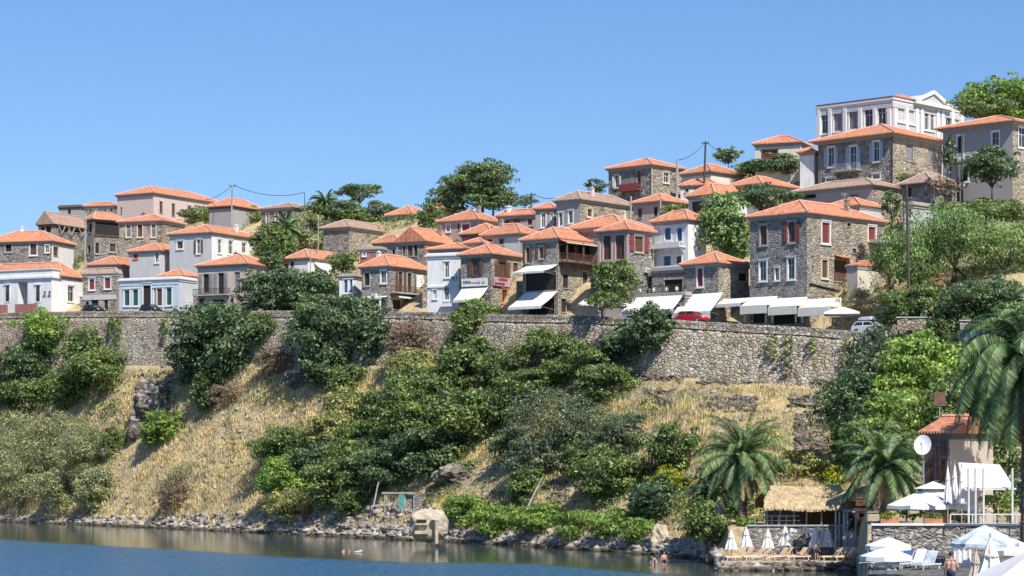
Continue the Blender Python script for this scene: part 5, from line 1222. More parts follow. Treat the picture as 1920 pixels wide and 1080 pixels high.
# antenna on roofs
def antenna(label, x, y0, y1, D):
    a, b = P(x, y0, D), P(x, y1, D); r = empty('roof_aerial', a, 0, label, 'aerial'); mb = MB(); mb.tube([(0, 0, 0), b-a], .035, 5)
    h = (b-a).z
    for t in (.7, .85, .98): mb.bar((-.45*t, 0, h*t), (.45*t, 0, h*t), .04)
    mb.build('mast', M['metal'], r)
antenna('thin television aerial on the orange roof of the low hidden house, left one', 1583, 378, 362, 300)
antenna('thin television aerial on the orange roof of the low hidden house, right one', 1608, 380, 364, 300)
antenna('thin television aerial on the pink building roof', 340, 366, 348, 414)
# ---------------------------------------------------------------- parasols
def parasol(label, px, ya, rim, D, ztop_, rad, h, floor, mat='fabric', sides=8, valance=.22, two=False, group=None, sq=False, tilt=0):
    c = P(px, 0, D); root = empty('parasol', (c.x, c.y, floor), random.random(), label, 'parasol', group); zt = ztop_-floor; n = 4 if sq else sides; mb = MB()
    K = 5; base = []
    sub = 6 if sq else 3; ring = []
    for i in range(n):
        a0, a1 = 2*math.pi*i/n, 2*math.pi*(i+1)/n
        for j in range(sub):
            t = j/sub; p = Vector((math.cos(a0), math.sin(a0), 0)).lerp(Vector((math.cos(a1), math.sin(a1), 0)), t); ring.append((p, math.sin(math.pi*t)*.06))
    m = len(ring); vs = [(0, 0, zt)]; fs = []
    for k in range(1, K+1):
        t = k/K
        for p, s in ring: vs.append((p.x*rad*t, p.y*rad*t, zt-h*(t**1.12)-s*h*t*.8))
    for p, s in ring: vs.append((p.x*rad*1.01, p.y*rad*1.01, zt-h-valance-s*.5*h))
    for i in range(m): fs.append((0, 1+i, 1+(i+1) % m))
    for k in range(K):
        for i in range(m): a, b = 1+k*m+i, 1+k*m+(i+1) % m; fs.append((a, a+m, b+m, b))
    mb.add(vs, fs); mb.build('canopy', M[mat], root)
    if two:
        m3 = MB(); m3.add([(p.x*rad*.42, p.y*rad*.42, zt-h*.12) for p, s in ring]+[(0, 0, zt+h*.28)], [(i, (i+1) % m, m) for i in range(m)]); m3.build('top_vent', M[mat], root)
    mb = MB(); mb.tube([(0, 0, 0), (0, 0, zt-.02)], .035, 8); mb.build('pole', M['metal'], root)
    mb = MB()
    for i in range(n): a = 2*math.pi*i/n; mb.bar((0, 0, zt-h*.25), (math.cos(a)*rad*.97, math.sin(a)*rad*.97, zt-h-.03), .025)
    mb.build('ribs', M['deck'], root); mb = MB(); mb.box(-.3, .3, -.3, .3, 0, .1); mb.build('foot', M['concrete'], root)
    return root
def closed(label, px, D, z_top, hcan, wid, floor, mat='fabric', group=None, name='closed_parasol', flare=1.0):
    c = P(px, 0, D); root = empty(name, (c.x, c.y, floor), random.random()*2, label, 'closed parasol', group); zt = z_top-floor; mb = MB(); n = 24
    vs = [(0, 0, zt)]; ks = [(.06, .10), (.3, .42), (.55, .55), (.8, .85), (1.0, 1.0)]
    for t, r in ks:
        for i in range(n): a = 2*math.pi*i/n; q = wid/2*r*(1+(.26*flare if i % 3 == 0 else -.14*flare)*min(1, t*1.6)); vs.append((q*math.cos(a), q*math.sin(a), zt-hcan*t-(.08 if i % 3 == 0 and t == 1 else 0)))
    fs = [(0, 1+i, 1+(i+1) % n) for i in range(n)]
    for k in range(len(ks)-1):
        for i in range(n): a, b = 1+k*n+i, 1+k*n+(i+1) % n; fs.append((a, a+n, b+n, b))
    mb.add(vs, fs); mb.build('canopy', M[mat], root)
    mb = MB(); mb.tube([(0, 0, 0), (0, 0, zt+.1)], .035, 8); mb.build('pole', M['deck'], root)
    mb = MB(); z = zt-hcan*.42; mb.tube([(0, 0, z-.03), (0, 0, z+.03)], wid/2*.62, 12); mb.build('strap', M[mat], root)
    mb = MB(); mb.tube([(0, 0, 0), (0, 0, .08)], .26, 10); mb.build('foot', M['concrete'], root); return root
zt_ = lambda y, D: zpy(y, D)
parasol('wide white square parasol by the white car', 1579, 0, 0, D2(1579)+5, zt_(575, D2(1579)+5), 2.9, .75, zroad(1579)+.1, sq=True)
parasol('low cream parasol under the leafy tree by the pink house', 1163, 0, 0, D2(1163)+4.5, zt_(562, D2(1163)+4.5), 1.9, .7, zroad(1163)+.1, 'creamfabric')
parasol('small white parasol at the foot of the awning tavern', 1098, 0, 0, D2(1098)+4, zt_(560, D2(1098)+4), 1.0, .7, zroad(1098)+.1, 'creamfabric')
# ---------------------------------------------------------------- beach deck below the thatched bar
FZ = .78
gp = 'closed white parasols on the beach deck'
for x, D, t in ((1371, 208.5, 'leftmost of the row, by the lounger ends'), (1399, 211, 'second from the left, under the big palm'), (1440, 211, 'third from the left, in front of the stone wall'), (1472, 210, 'left of the white cloth canopy'),
             (1528, 210, 'right of the white cloth canopy'), (1543, 212, 'middle of the three close together'), (1552, 210.5, 'rightmost of the row')):
    closed('closed white parasol, '+t, x, D, FZ+3.0+.15*((x*7) % 3-1), 1.85, 1.0, FZ, group=gp)
def lounger(label, px, D, z, yaw, group, mat='slat', cushion=None, back=35, s=1.0):
    c = P(px, 0, D); root = empty('sun_lounger', (c.x, c.y, z), yaw, label, 'sun lounger', group); mb = MB()
    for i in range(14): mb.box(-1.25+i*.09, -1.18+i*.09, -.3, .3, .30, .325)
    mb.build('seat', M[mat], root); mb = MB(); a = R(back)
    for i in range(8):
        x = .04+i*.09; mb.box(x, x+.07, -.3, .3, 0, .025, Matrix.Translation((0, 0, .31)) @ Matrix.Rotation(-a, 4, 'Y'))
    mb.build('backrest', M[mat], root); mb = MB()
    for y in (-.32, .32): mb.box(-1.28, .7, y-.02, y+.02, .24, .31)
    mb.box(.66, .7, -.3, .3, .24, .3); mb.box(-1.28, -1.24, -.3, .3, .24, .3); mb.bar((.6, 0, .25), (.04+.72*math.cos(a)*.8, 0, .31+.72*math.sin(a)*.8), .03); mb.build('frame', M[mat], root)
    for x in (-1.1, .5):
        for y in (-.3, .3): mb = MB(); mb.box(x-.025, x+.025, y-.025, y+.025, 0, .24); mb.build('leg', M[mat], root)
    root.scale = (s, s, s)
    if cushion:
        mb = MB(); mb.box(-1.22, .02, -.27, .27, .33, .39); mb.box(.04, .74, -.27, .27, .03, .08, Matrix.Translation((0, 0, .31)) @ Matrix.Rotation(-a, 4, 'Y')); mb.build('cushion', M[cushion], root)
    return root
gl = 'wooden sun loungers on the beach deck'
for i, (x, D, t) in enumerate([(1386, 208, 'first from the left'), (1400, 210, 'second from the left, a little behind the first'), (1421, 208.4, 'third from the left'), (1434, 210.4, 'fourth from the left, set back'), (1464, 208, 'fifth, in front of the white cloth canopy'), (1474, 210.2, 'sixth, behind the fifth'),
             (1500, 208.2, 'seventh, beside the sunbather'), (1510, 210.4, 'eighth, behind the sunbather'), (1566, 208, 'ninth, right of the standing bather'), (1578, 209.5, 'tenth, right of the row of closed parasols'), (1590, 207.9, 'eleventh, near the right end of the deck'), (1600, 209.2, 'last one at the right end of the deck')]):
    lounger('wooden sun lounger, '+t, x, D, FZ, R(24), gl, back=50, s=1.3)
mb = MB(); xs = [(u-PX)/F for u in (1352, 1606)]
mb.add([(xs[0]*206, 206, FZ-.02), (xs[1]*205.6, 205.6, FZ-.02), (xs[1]*216, 216, FZ-.02), (xs[0]*215, 215, FZ-.02), (xs[0]*206, 206, -1), (xs[1]*205.6, 205.6, -1)], [(0, 1, 2, 3), (4, 5, 1, 0)])
tag(mb.build('beach_deck', M['tanrock']), 'low stone bathing deck at the water edge carrying the sun loungers', 'deck')
# white cloth canopy
r = empty('cloth_canopy', P(1506, 1040, 212), 0, 'flat white cloth canopy on thin posts between closed parasols', 'canopy'); c = r.location
mb = MB(); a, b = P(1482, 992, 211)-c, P(1534, 993, 211)-c; vs = []; n = 8
for i in range(n+1):
    for k in range(4): p = a.lerp(b, i/n); vs.append((p.x, p.y+k*.9, p.z-.16*math.sin(math.pi*i/n)-.08*k+.1))
mb.add(vs, [(i*4+k, i*4+k+1, i*4+k+5, i*4+k+4) for i in range(n) for k in range(3)]); mb.add([(x, y-.01, z-(.32 if j else 0)) for j in (0, 1) for (x, y, z) in vs[::4]], [(i, i+1, i+n+2, i+n+1) for i in range(n)]); mb.build('cloth', M['fabric'], r)
for q in (a, b):
    for d in (0, 2.7): mb = MB(); mb.tube([(q.x, q.y+d, FZ-c.z), (q.x, q.y+d, q.z+.1)], .04, 6); mb.build('post', M['woodwhite'], r)
# stone wall and thatched bar
def lowwall(name, label, x0, x1, D, z0, z1, mat, th=.5, cap='concrete'):
    a, b = P(x0, 0, D), P(x1, 0, D); r = empty(name, (a.x, D, z0), 0, label, 'wall'); w = b.x-a.x; mb = MB(); nx, nz = int(w/.3)+1, int((z1-z0)/.25)+1; vs = []
    for i in range(nx+1):
        for j in range(nz+1):
            x, z = w*i/nx, (z1-z0)*j/nz; vs.append((x, mnoise.noise(Vector((x*1.7+a.x, z*1.7, 5)))*.14, z))
    mb.add(vs, [(i*(nz+1)+j, (i+1)*(nz+1)+j, (i+1)*(nz+1)+j+1, i*(nz+1)+j+1) for i in range(nx) for j in range(nz)]); mb.box(0, w, .2, th, 0, z1-z0-.01); mb.build('masonry', M[mat], r)
    mb = MB(); mb.box(-.1, w+.1, -.12, th+.05, z1-z0, z1-z0+.12); mb.build('coping', M[cap], r); return r
lowwall('stone_wall', 'grey rubble stone wall behind the closed parasols carrying the thatched bar', 1402, 1579, 215.6, FZ-.3, 3.65, 'stone')
r = empty('thatched_bar', (P(1430, 0, 217).x, 217, 3.7), 0, 'open beach bar with shaggy straw roof and wooden posts above the sun loungers', 'bar'); ox = r.location.x
def tx(u, D): return (u-PX)/F*D-ox
rng = np.random.default_rng(9); vs = []; x0, x1 = tx(1432, 217), tx(1596, 217); ze, zr = zt_(945, 217)-3.7, zt_(914, 221)-3.7
nrow = 9
for k in range(nrow):
    t = k/nrow; 
    for side in (-1, 1):
        for i in range(520):
            x = x0+(x1-x0)*rng.random(); ins = 1.3*t; x = min(max(x, x0+ins), x1-ins*.5); y = 4-side*(4.3*(1-t)) if side > 0 else 4+4*(1-t)
            z = ze+(zr-ze)*t+.25*math.sin(x*1.1)*.3; l = .75+.5*rng.random(); dx, dy = rng.normal()*.16, -side*(.5+.12*rng.normal()); w = .06
            vs += [(x-w, y-dy*.8, z+.32), (x+w, y-dy*.8, z+.32), (x+dx+w*.6, y+dy*l, z-l*.52), (x+dx-w*.3, y+dy*l, z-l*.56)]
vs = np.array(vs); npmesh('thatch', vs, np.arange(len(vs)).reshape(-1, 4), M['thatch'], r)
mb = MB(); mb.add([(x0+.3, -.1, ze-.05), (x1-.3, -.1, ze-.05), (x1-1.2, 4, zr-.05), (x0+1.2, 4, zr-.05), (x0+.3, 8, ze-.05), (x1-.3, 8, ze-.05)], [(0, 1, 2, 3), (3, 2, 5, 4)]); mb.build('roof_underlay', M['wood'], r)
for u in (1438, 1462, 1488, 1512, 1540, 1566, 1590): mb = MB(); x = tx(u, 217.4); mb.tube([(x, .4, 0), (x+.05, .4, ze+.1)], .08, 6); mb.build('post', M['pole'], r)
for u in (1440, 1588): mb = MB(); x = tx(u, 224); mb.tube([(x, 7, 0), (x, 7, ze)], .08, 6); mb.build('post', M['pole'], r)
mb = MB(); mb.box(tx(1436, 217), tx(1500, 217), .2, .26, .85, .93); mb.box(tx(1436, 217), tx(1500, 217), .2, .26, .4, .46)
for u in (1416, 1432, 1448, 1460, 1475, 1490): mb.tube([(tx(u, 217), .22, -.05), (tx(u, 217), .22, .95)], .05, 6)
mb.build('railing', M['pole'], r)
mb = MB(); mb.box(tx(1505, 220), tx(1585, 220), 2.5, 3.1, 0, 1.1); mb.box(tx(1500, 220), tx(1590, 220), 2.3, 3.2, 1.1, 1.18); mb.build('counter', M['wood'], r)
mb = MB(); mb.box(tx(1436, 224), tx(1590, 224), 7.4, 7.6, 0, ze-.2); mb.build('back_wall', M['woodgrey'], r)
for k in range(3):
    mb = MB(); x = tx(1445+k*19, 218); mb.box(x-.4, x+.4, 1.4, 2.2, .72, .76); mb.tube([(x, 1.8, 0), (x, 1.8, .72)], .05, 6); o = mb.build('bar_table', M['deck'], None, (ox, 217, 3.7)); tag(o, 'small wooden table under the straw roof, '+['beside the palm trunk', 'middle one', 'nearest the bar counter'][k], 'table', 'tables in the thatched bar')
# added box beside it, its blue-grey colour painted as shade under the straw canopy
hb = Bld('canopy_shade_box', 'added blue-grey box with dark openings, painted as canopy shade right of the thatched bar', 1580, 1640, 1668, 0, 948, None, 1038, 'bluegrey', 'flat', th=12, D=213, over=.1, eav='wood', extra=1.0, cat='hut', win=[
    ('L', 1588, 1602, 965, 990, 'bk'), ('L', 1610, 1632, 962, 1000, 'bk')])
for i, x in enumerate((1573, 1588, 1604, 1622)):
    c = P(x, 0, 210.5); o = MB(); o.tube([(0, 0, 0), (.05, 0, 4.4)], .09, 6); tag(o.build('wooden_post', M['pole'], None, (c.x, c.y, .75)), 'rough wooden post before the blue-grey shade box, '+['leftmost', 'second from left', 'third from left', 'rightmost'][i], 'post', 'rough posts before the hut')
# straw canopy sloping right of the bar
r = empty('straw_canopy', P(1600, 935, 209), 0, 'ragged sloping straw canopy under the short wide palm', 'canopy'); c = r.location; vs = []
for i in range(1600):
    t, s = rng.random(), rng.random(); p = P(1562+70*t, 945-32*t, 209)-c; y = 4*s; l = .6+.4*rng.random(); w = .06
    x, z = p.x, p.z+.25*s-.05; vs += [(x-w, y, z+.1), (x+w, y, z+.12), (x+w*.5-.3*l, y-.35*l, z-.5*l), (x-.3*l, y-.35*l, z-.52*l)]
vs = np.array(vs); npmesh('straw', vs, np.arange(len(vs)).reshape(-1, 4), M['thatch'], r)
for u in (1568, 1626): mb = MB(); p = P(u, 940, 209)-c; mb.tube([(p.x, .3, -5), (p.x, .3, p.z)], .08, 6); mb.build('post', M['pole'], r)
# ---------------------------------------------------------------- near terrace on the right
TZ, UZ = 4.35, 5.05
mb = MB(); mb.quadsheet((P(1629, 0, 55).x, 55, 4.37), (60, 55, 4.37), (60, 136.9, 4.37), (P(1629, 0, 136.9).x, 136.9, 4.37), .03); tag(mb.build('terrace_floor', M['darkpave']), kind='structure')
lowwall('terrace_wall', 'grey stone terrace wall with pale coping in the lower right corner', 1636, 2060, 137.2, 3.9, 6.0, 'stone', .4, 'trimw')
sh = Bld('beach_shack', 'beach shack with dark timber left side, tan stone right side and orange tile roof', 1734, 1781, 1862, 0, 812, 780, 984, 'woodgrey', 'gableR', th=40, D=153, over=.35, wallR='tan', eav='eavesdark', extra=.6, cat='shack', win=[
    ('L', 1755, 1761, 836, 900, 'nk'), ('L', 1741, 1748, 870, 900, 'bk'), ('L', 1764, 1774, 860, 905, 'nk')])
mb = MB()
for i in range(16): y = .15+i*sh.L/16.5; mb.box(-.05, -.0, y, y+.06, 0, sh.h-.4)
mb.build('timber_batten', M['wood'], sh.root)
# satellite dish
c = P(1730, 834, 148); r = empty('satellite_dish', c, 0, 'big white satellite dish in front of the beach shack', 'satellite dish'); d = Vector((-.35, -.9, .3)).normalized(); q = d.to_track_quat('Z', 'Y'); mb = MB(); n = 28; vs = [tuple(q @ Vector((0, 0, -.16)))]
for k in range(1, 6):
    for i in range(n): a = 2*math.pi*i/n; rr = k/5; vs.append(tuple(q @ Vector((.56*rr*math.cos(a), .68*rr*math.sin(a), -.16+.16*rr*rr))))
fs = [(0, 1+i, 1+(i+1) % n) for i in range(n)]+[(1+k*n+i, 1+k*n+n+i, 1+k*n+n+(i+1) % n, 1+k*n+(i+1) % n) for k in range(4) for i in range(n)]
mb.add(vs, fs); mb.build('reflector', M['trimw'], r, smooth=True); mb = MB(); mb.bar(q @ Vector((0, -.6, -.02)), q @ Vector((0, -.1, .55)), .04); mb.tube([q @ Vector((0, -.1, .48)), q @ Vector((0, -.1, .62))], .06, 8); mb.build('feed_arm', M['metal'], r)
mb = MB(); mb.tube([(.1, .25, -c.z+UZ), (.1, .25, .1)], .05, 8); mb.build('mast', M['metal'], r)
parasol('large two-tiered white parasol in front of the beach shack', 1750, 0, 0, 143, zt_(912, 143), 2.95, 1.15, UZ, sides=8, two=True)
def awn(name, label, p, mat='fabric', posts=()):
    c = Vector(p[0]); r = empty(name, c, 0, label, 'awning'); mb = MB(); A, Bv, C_, Dv = [Vector(x)-c for x in p]; n = 6; vs = []
    for i in range(n+1):
        for k in range(n+1):
            q = A.lerp(Bv, i/n).lerp(Dv.lerp(C_, i/n), k/n); q.z -= .15*math.sin(math.pi*k/n)*math.sin(math.pi*i/n); vs.append(tuple(q))
    mb.add(vs, [(i*(n+1)+k, (i+1)*(n+1)+k, (i+1)*(n+1)+k+1, i*(n+1)+k+1) for i in range(n) for k in range(n)]); mb.build('cloth', M[mat], r, smooth=True)
    mb = MB(); mb.bar(Dv+Vector((-.1, -.03, -.08)), C_+Vector((.1, -.03, -.08)), .1); mb.bar(A, Bv, .07); mb.build('beam', M['woodwhite'], r)
    for x, y in posts: mb = MB(); mb.tube([(x-c.x, y-c.y, UZ-c.z-.6), (x-c.x, y-c.y, zt_(878, y)-c.z)], .07, 8); mb.build('post', M['woodwhite'], r)
    return r
awn('terrace_awning', 'white canvas awning stretched on pale posts right of the beach shack front', (P(1797, 868, 146), P(1875, 872, 146), P(1902, 914, 138.5), P(1806, 916, 138.5)), posts=[(P(u, 0, 138).x, 138) for u in (1816, 1829, 1844, 1898)])
for x, D, t in ((1777, 139, 'leftmost of three, beside the timber wall'), (1790, 140, 'middle of three'), (1803, 139, 'rightmost of three, next to the pale posts')):
    closed('slim closed white parasol with bluish folds, '+t, x, D, zt_(872, D)+.1*(x % 3), 2.3, .5, UZ, group='slim closed parasols by the shack', flare=.6)
# railing
a = P(1782, 984, 136.6); r = empty('terrace_railing', (a.x, 136.6, 6.1), 0, 'thin pale handrail on top of the terrace wall', 'railing'); mb = MB(); w = P(1990, 0, 136.6).x-a.x; mb.box(0, w, 0, .06, .55, .62); mb.build('handrail', M['woodwhite'], r)
for i in range(6): mb = MB(); x = w*i/5; mb.box(x-.03, x+.03, 0, .06, 0, .55); mb.build('post', M['woodwhite'], r)
# planters
for x, t, k in ((1668, 'yellow flowering planter on the terrace wall below the short palm', 'yellow'), (1750, 'terracotta planter with orange flowers on the terrace wall under the big parasol', 'bright')):
    c = P(x, 0, 137.3); r = empty('planter', (c.x, c.y, 6.12), 0, t, 'planter'); mb = MB(); mb.box(-.55, .55, -.16, .16, 0, .3); mb.build('trough', M['terracotta'], r)
    rg = np.random.default_rng(x); V, Q = leafcloud(rg, clumps(rg, .5, .22, .25, 14, .55, .42), .12, 1, 900); npmesh('flowers', V, Q, L[k], r)
plant('potted_plant', 'leafy green climber on the terrace behind the pale posts', 'plant', 1870, 945, 30, 26, 'bright', D=142, ground=UZ, leaf=.18)
plant('potted_plant', 'dark leafy plant under the two-tiered parasol', 'plant', 1712, 962, 22, 16, 'green', D=146, ground=UZ, leaf=.18)
plant('potted_plant', 'green plant beside the slim closed parasols', 'plant', 1800, 965, 26, 14, 'green', D=141, ground=UZ, leaf=.16)
gq = 'small white parasols in the lower right corner'
parasol('small white open parasol, upper one of the overlapping pair', 1665, 0, 0, 116, zt_(1007, 116), 1.15, .42, TZ, group=gq)
parasol('small white open parasol, lower one of the overlapping pair', 1661, 0, 0, 110, zt_(1026, 110), 1.25, .42, TZ, group=gq)
parasol('blue and white patterned parasol at the lower right', 1846, 0, 0, 96, zt_(984, 96), 1.45, .75, TZ, 'bluefabric', valance=.15)
parasol('dull grey open parasol behind the cream closed one', 1900, 0, 0, 104, zt_(1010, 104), 1.2, .5, TZ, 'creamfabric')
closed('large cream closed parasol in the lower right corner', 1857, 84, zt_(1005, 84), 1.7, 1.0, TZ, 'creamfabric')
closed('tan closed parasol behind the cream one', 1830, 92, zt_(1030, 92), 1.3, .6, TZ, 'tan')
parasol('nearest large white square parasol cut by the lower right corner', 1958, 0, 0, 64, zt_(1022, 64), 2.4, .95, TZ-.6, sq=True)
# white cloth on a frame
c = P(1806, 1030, 98); r = empty('hanging_cloth', c, 0, 'white cloth hanging below the blue patterned parasol', 'cloth'); mb = MB(); vs = []
for i in range(13):
    for k in range(6): vs.append((-.38+.062*i, .05*math.sin(i*1.7), -.16*k))
mb.add(vs, [(i*6+k, i*6+k+1, i*6+k+7, i*6+k+6) for i in range(12) for k in range(5)]); mb.build('sheet', M['fabric'], r)
mb = MB(); mb.bar((-.42, 0, .02), (.42, 0, .02), .03); mb.tube([(-.42, 0, -1.8), (-.42, 0, .03)], .02, 6); mb.tube([(.42, 0, -1.8), (.42, 0, .03)], .02, 6); mb.build('frame', M['metal'], r)
gn = 'loungers on the near terrace'
for x, D, t, cu in ((1646, 119, 'with dark blue towel under the pair of white parasols', 'shorts'), (1672, 117, 'white one left of the dark stone wall', 'fabric'), (1698, 118, 'with blue cushion at the bottom of the picture', 'woodblue'), (1722, 119, 'pale one nearest the terrace wall', 'fabric'), (1742, 117, 'grey one near the man', 'bluefabric')):
    lounger('white framed lounger '+t, x, D, TZ, R(50), gn, 'woodwhite', cu, 55)
def chair(label, x, D, yaw):
    c = P(x, 0, D); r = empty('terrace_chair', (c.x, c.y, TZ), yaw, label, 'chair', 'dark chairs on the near terrace')
    mb = MB(); mb.box(-.22, .22, -.22, .22, .42, .46); mb.build('seat', M['black'], r); mb = MB(); mb.box(-.22, .22, .2, .23, .5, .85); mb.build('backrest', M['black'], r)
    for a in (-.2, .2):
        for b in (-.2, .2): mb = MB(); mb.box(a-.015, a+.015, b-.015, b+.015, 0, .42); mb.build('leg', M['black'], r)
chair('dark metal chair in the bottom row left of the white loungers', 1626, 114, .4); chair('dark metal chair behind the pair of small white parasols', 1640, 124, 2.2); chair('dark metal chair beside the dark stone wall', 1762, 122, 1.1)
# ---------------------------------------------------------------- road-side booth, sign, shelf
bo = Bld('green_booth', 'small pale green booth with flat roof below the pepper trees', 1726, 1733, 1756, 0, 566, None, 604, 'mint', 'flat', th=35, D=253, over=.1, eav='trims', extra=.5, cat='booth', win=[('R', 1738, 1750, 573, 586, 'wk')])
c = P(1762, 772, 200); r = empty('sign_post', c, 0, 'small brown board on a post above the beach shack', 'sign'); mb = MB(); mb.box(-.5, .5, -.03, .03, .5, 1.7); mb.build('board', M['wood'], r); mb = MB(); mb.tube([(0, .08, -3), (0, .08, 1.0)], .05, 6); mb.build('post', M['pole'], r)
lowwall('low_wall', 'short pale stone wall beside the green booth', 1682, 1745, 250.5, zpy(602, 250.5)-1, zpy(596, 250.5), 'parapet', .4)
lowwall('road_side_wall', 'grey stone wall behind the blue car on the right', 1800, 1900, 246, zpy(640, 246), zpy(602, 246), 'stone', .5)
# bunker
D = 262; c = P(804, 985, D); b = bmesh.new(); bmesh.ops.create_uvsphere(b, u_segments=48, v_segments=28, radius=1)
for v in b.verts:
    p = v.co; q = (abs(p.x)**3.4+abs(p.y)**3.4+abs(p.z)**3.0)**(-1/3.2); p *= q; n1 = mnoise.noise(p*2.2)*.10+mnoise.noise(p*6)*.03
    p *= 1+n1; p.x *= 2.15; p.y *= 1.9; p.z *= 1.8
r = empty('concrete_bunker', c, 0, 'weathered rounded concrete bunker with a dark slit on the shore', 'bunker')
me = bpy.data.meshes.new('shell'); b.to_mesh(me); b.free(); me.materials.append(M['tanrock']); o = bpy.data.objects.new('shell', me); COL.objects.link(o); o.parent = r
mb = MB(); mb.box(-1.3, -.2, -2.35, -1.7, .42, .72); mb.build('slit', M['hole'], r); mb = MB(); mb.box(-1.45, -.05, -2.45, -1.8, .1, .32); mb.box(-1.5, .0, -2.6, -1.8, -.9, -.55); mb.build('ledge', M['tanrock'], r)
mb = MB(); mb.tube([(.95, -2.35, -2), (.95, -2.35, .9)], .22, 10); mb.build('pillar', M['tanrock'], r); mb = MB(); mb.tube([(.95, -2.62, 1.1), (.95, -2.5, 1.1)], .5, 20); mb.build('round_plate', M['trimc'], r)
c = P(760, 935, 276); r = empty('driftwood_shelter', c, 0, 'makeshift shelf of grey beams with turquoise panels behind the bunker', 'shelter'); mb = MB(); mb.box(-2.8, 1.2, -.2, .2, .6, .78); mb.build('beam', M['pole'], r)
for x in (-2.5, -.6, 1.0): mb = MB(); mb.tube([(x, 0, -1.6), (x, 0, .6)], .07, 6); mb.build('post', M['pole'], r)
mb = MB(); mb.box(-.8, -.1, -.32, -.22, -1.2, .5); mb.build('panel', M['turq'], r); mb = MB(); mb.box(.05, 2.0, .3, .5, -1.2, .45); mb.build('back_wall', M['stonedark'], r)
# ---------------------------------------------------------------- people
def person(label, px, D, z, yaw, pose, clothes='shorts', top=None, hgt=1.72, hair='short'):
    """one continuous body: tapered limbs fused by a voxel remesh; metres, facing -y"""
    c = P(px, 0, D); root = empty('person', (c.x, c.y, z), yaw, label, 'person'); s = hgt/1.72; mb = MB()
    J = dict(hip=(0, 0, .92), chest=(0, 0, 1.26), neck=(0, 0, 1.46), head=(0, -.01, 1.60), ls=(-.19, 0, 1.40), rs=(.19, 0, 1.40), le=(-.27, .02, 1.13), re=(.27, .02, 1.13), lw=(-.29, -.06, .89), rw=(.29, -.06, .89),
             lh=(-.09, 0, .90), rh=(.09, 0, .90), lk=(-.11, -.02, .49), rk=(.11, -.02, .49), la=(-.12, .02, .08), ra=(.12, .02, .08)); J.update(pose); J = {k: Vector(v) for k, v in J.items()}
    def cap(a, b, r0, r1, m=mb):
        a, b = Vector(a), Vector(b); d = (b-a); n = 5
        dn = d.normalized() if d.length > 1e-4 else Vector((0, 0, 1))
        pts = [a-dn*r0*.8, a-dn*r0*.45]+[a.lerp(b, t/n) for t in range(n+1)]+[b+dn*r1*.45, b+dn*r1*.8]
        m.tube(pts, [r0*.5, r0*.85]+[r0+(r1-r0)*t/n for t in range(n+1)]+[r1*.85, r1*.5], 12)
    for q in (-.07, .07): off = (J['rs']-J['ls']).normalized()*q; cap(J['hip']+off, J['chest']+off*1.3, .105, .12); cap(J['chest']+off*1.3, J['neck']-Vector((0, 0, .06))+off*.8, .11, .06)
    cap(J['ls'], J['rs'], .06, .06); cap(J['neck']-Vector((0, 0, .05)), J['head'], .055, .055)
    hd = J['head']
    b = bmesh.new(); bmesh.ops.create_uvsphere(b, u_segments=16, v_segments=12, radius=1)
    hv = [(v.co.x*.078+hd.x, v.co.y*.098+hd.y-.01, v.co.z*.118+hd.z+.02) for v in b.verts]; mb.add(hv, [tuple(v.index for v in f.verts) for f in b.faces]); b.free()
    mb.bar(hd+Vector((0, -.09, .02)), hd+Vector((0, -.128, -.015)), .03); mb.bar(hd+Vector((0, -.07, -.06)), hd+Vector((0, -.1, -.075)), .05)
    for q in (-.08, .08): mb.bar(hd+Vector((q, .0, .03)), hd+Vector((q*1.12, .01, -.01)), .025, .04)
    for a, b_ in (('l', -1), ('r', 1)):
        cap(J[a+'s'], J[a+'e'], .052, .042); cap(J[a+'e'], J[a+'w'], .042, .028); cap(J[a+'h'], J[a+'k'], .09, .058); cap(J[a+'k'], J[a+'a'], .056, .036)
        w = J[a+'w']; d = (w-J[a+'e']).normalized(); pw = w+d*.08; cap(w+d*.02, pw, .034, .036)
        sd_ = Vector((0, 1, 0)) if abs(d.y) < .8 else Vector((1, 0, 0)); sd_ = (sd_-d*sd_.dot(d)).normalized()
        for i, l in enumerate((.07, .08, .075, .06)): o_ = sd_*(-.03+.02*i); mb.tube([pw+o_, pw+o_+d*l*.6, pw+o_*1.1+d*l+Vector((0, -.015, 0))], [.0105, .0098, .008], 6)
        mb.tube([w+d*.03-sd_*.03, w+d*.07-sd_*.06, w+d*.1-sd_*.065], [.013, .011, .009], 6)
        f = J[a+'a']; 
        if f.z < .3: cap(f+Vector((0, .03, -.04)), f+Vector((0, -.15, -.05)), .036, .028)
    o = mb.build('body', M['skin'], root, smooth=True); md = o.modifiers.new('r', 'REMESH'); md.mode = 'VOXEL'; md.voxel_size = .0145; md.use_smooth_shade = True
    m2_ = MB(); cap(J['hip']+Vector((0, 0, .03)), J['hip']-Vector((0, 0, .02)), .175, .165, m2_)
    for a in 'lr': k_ = J[a+'h'].lerp(J[a+'k'], .5); cap(J[a+'h'], k_, .108, .088, m2_)
    sh_ = m2_.build('swim_shorts', M[clothes], root, smooth=True); md = sh_.modifiers.new('r', 'REMESH'); md.mode = 'VOXEL'; md.voxel_size = .02; md.use_smooth_shade = True
    b = bmesh.new(); bmesh.ops.create_uvsphere(b, u_segments=16, v_segments=12, radius=1); m3 = MB()
    hv = [(v.co.x*.089+hd.x, v.co.y*.108+hd.y+.012, v.co.z*.112+hd.z+.045 if v.co.z > -.25 or hair == 'long' else hd.z+.01) for v in b.verts if True]; m3.add(hv, [tuple(v.index for v in f.verts) for f in b.faces]); b.free(); 
    m3.v = [(x, max(y, hd.y-.075+.0) if z < hd.z+.07 else y, z) for x, y, z in m3.v]; m3.build('hair', M['hair'], root, smooth=True)
    m4 = MB()
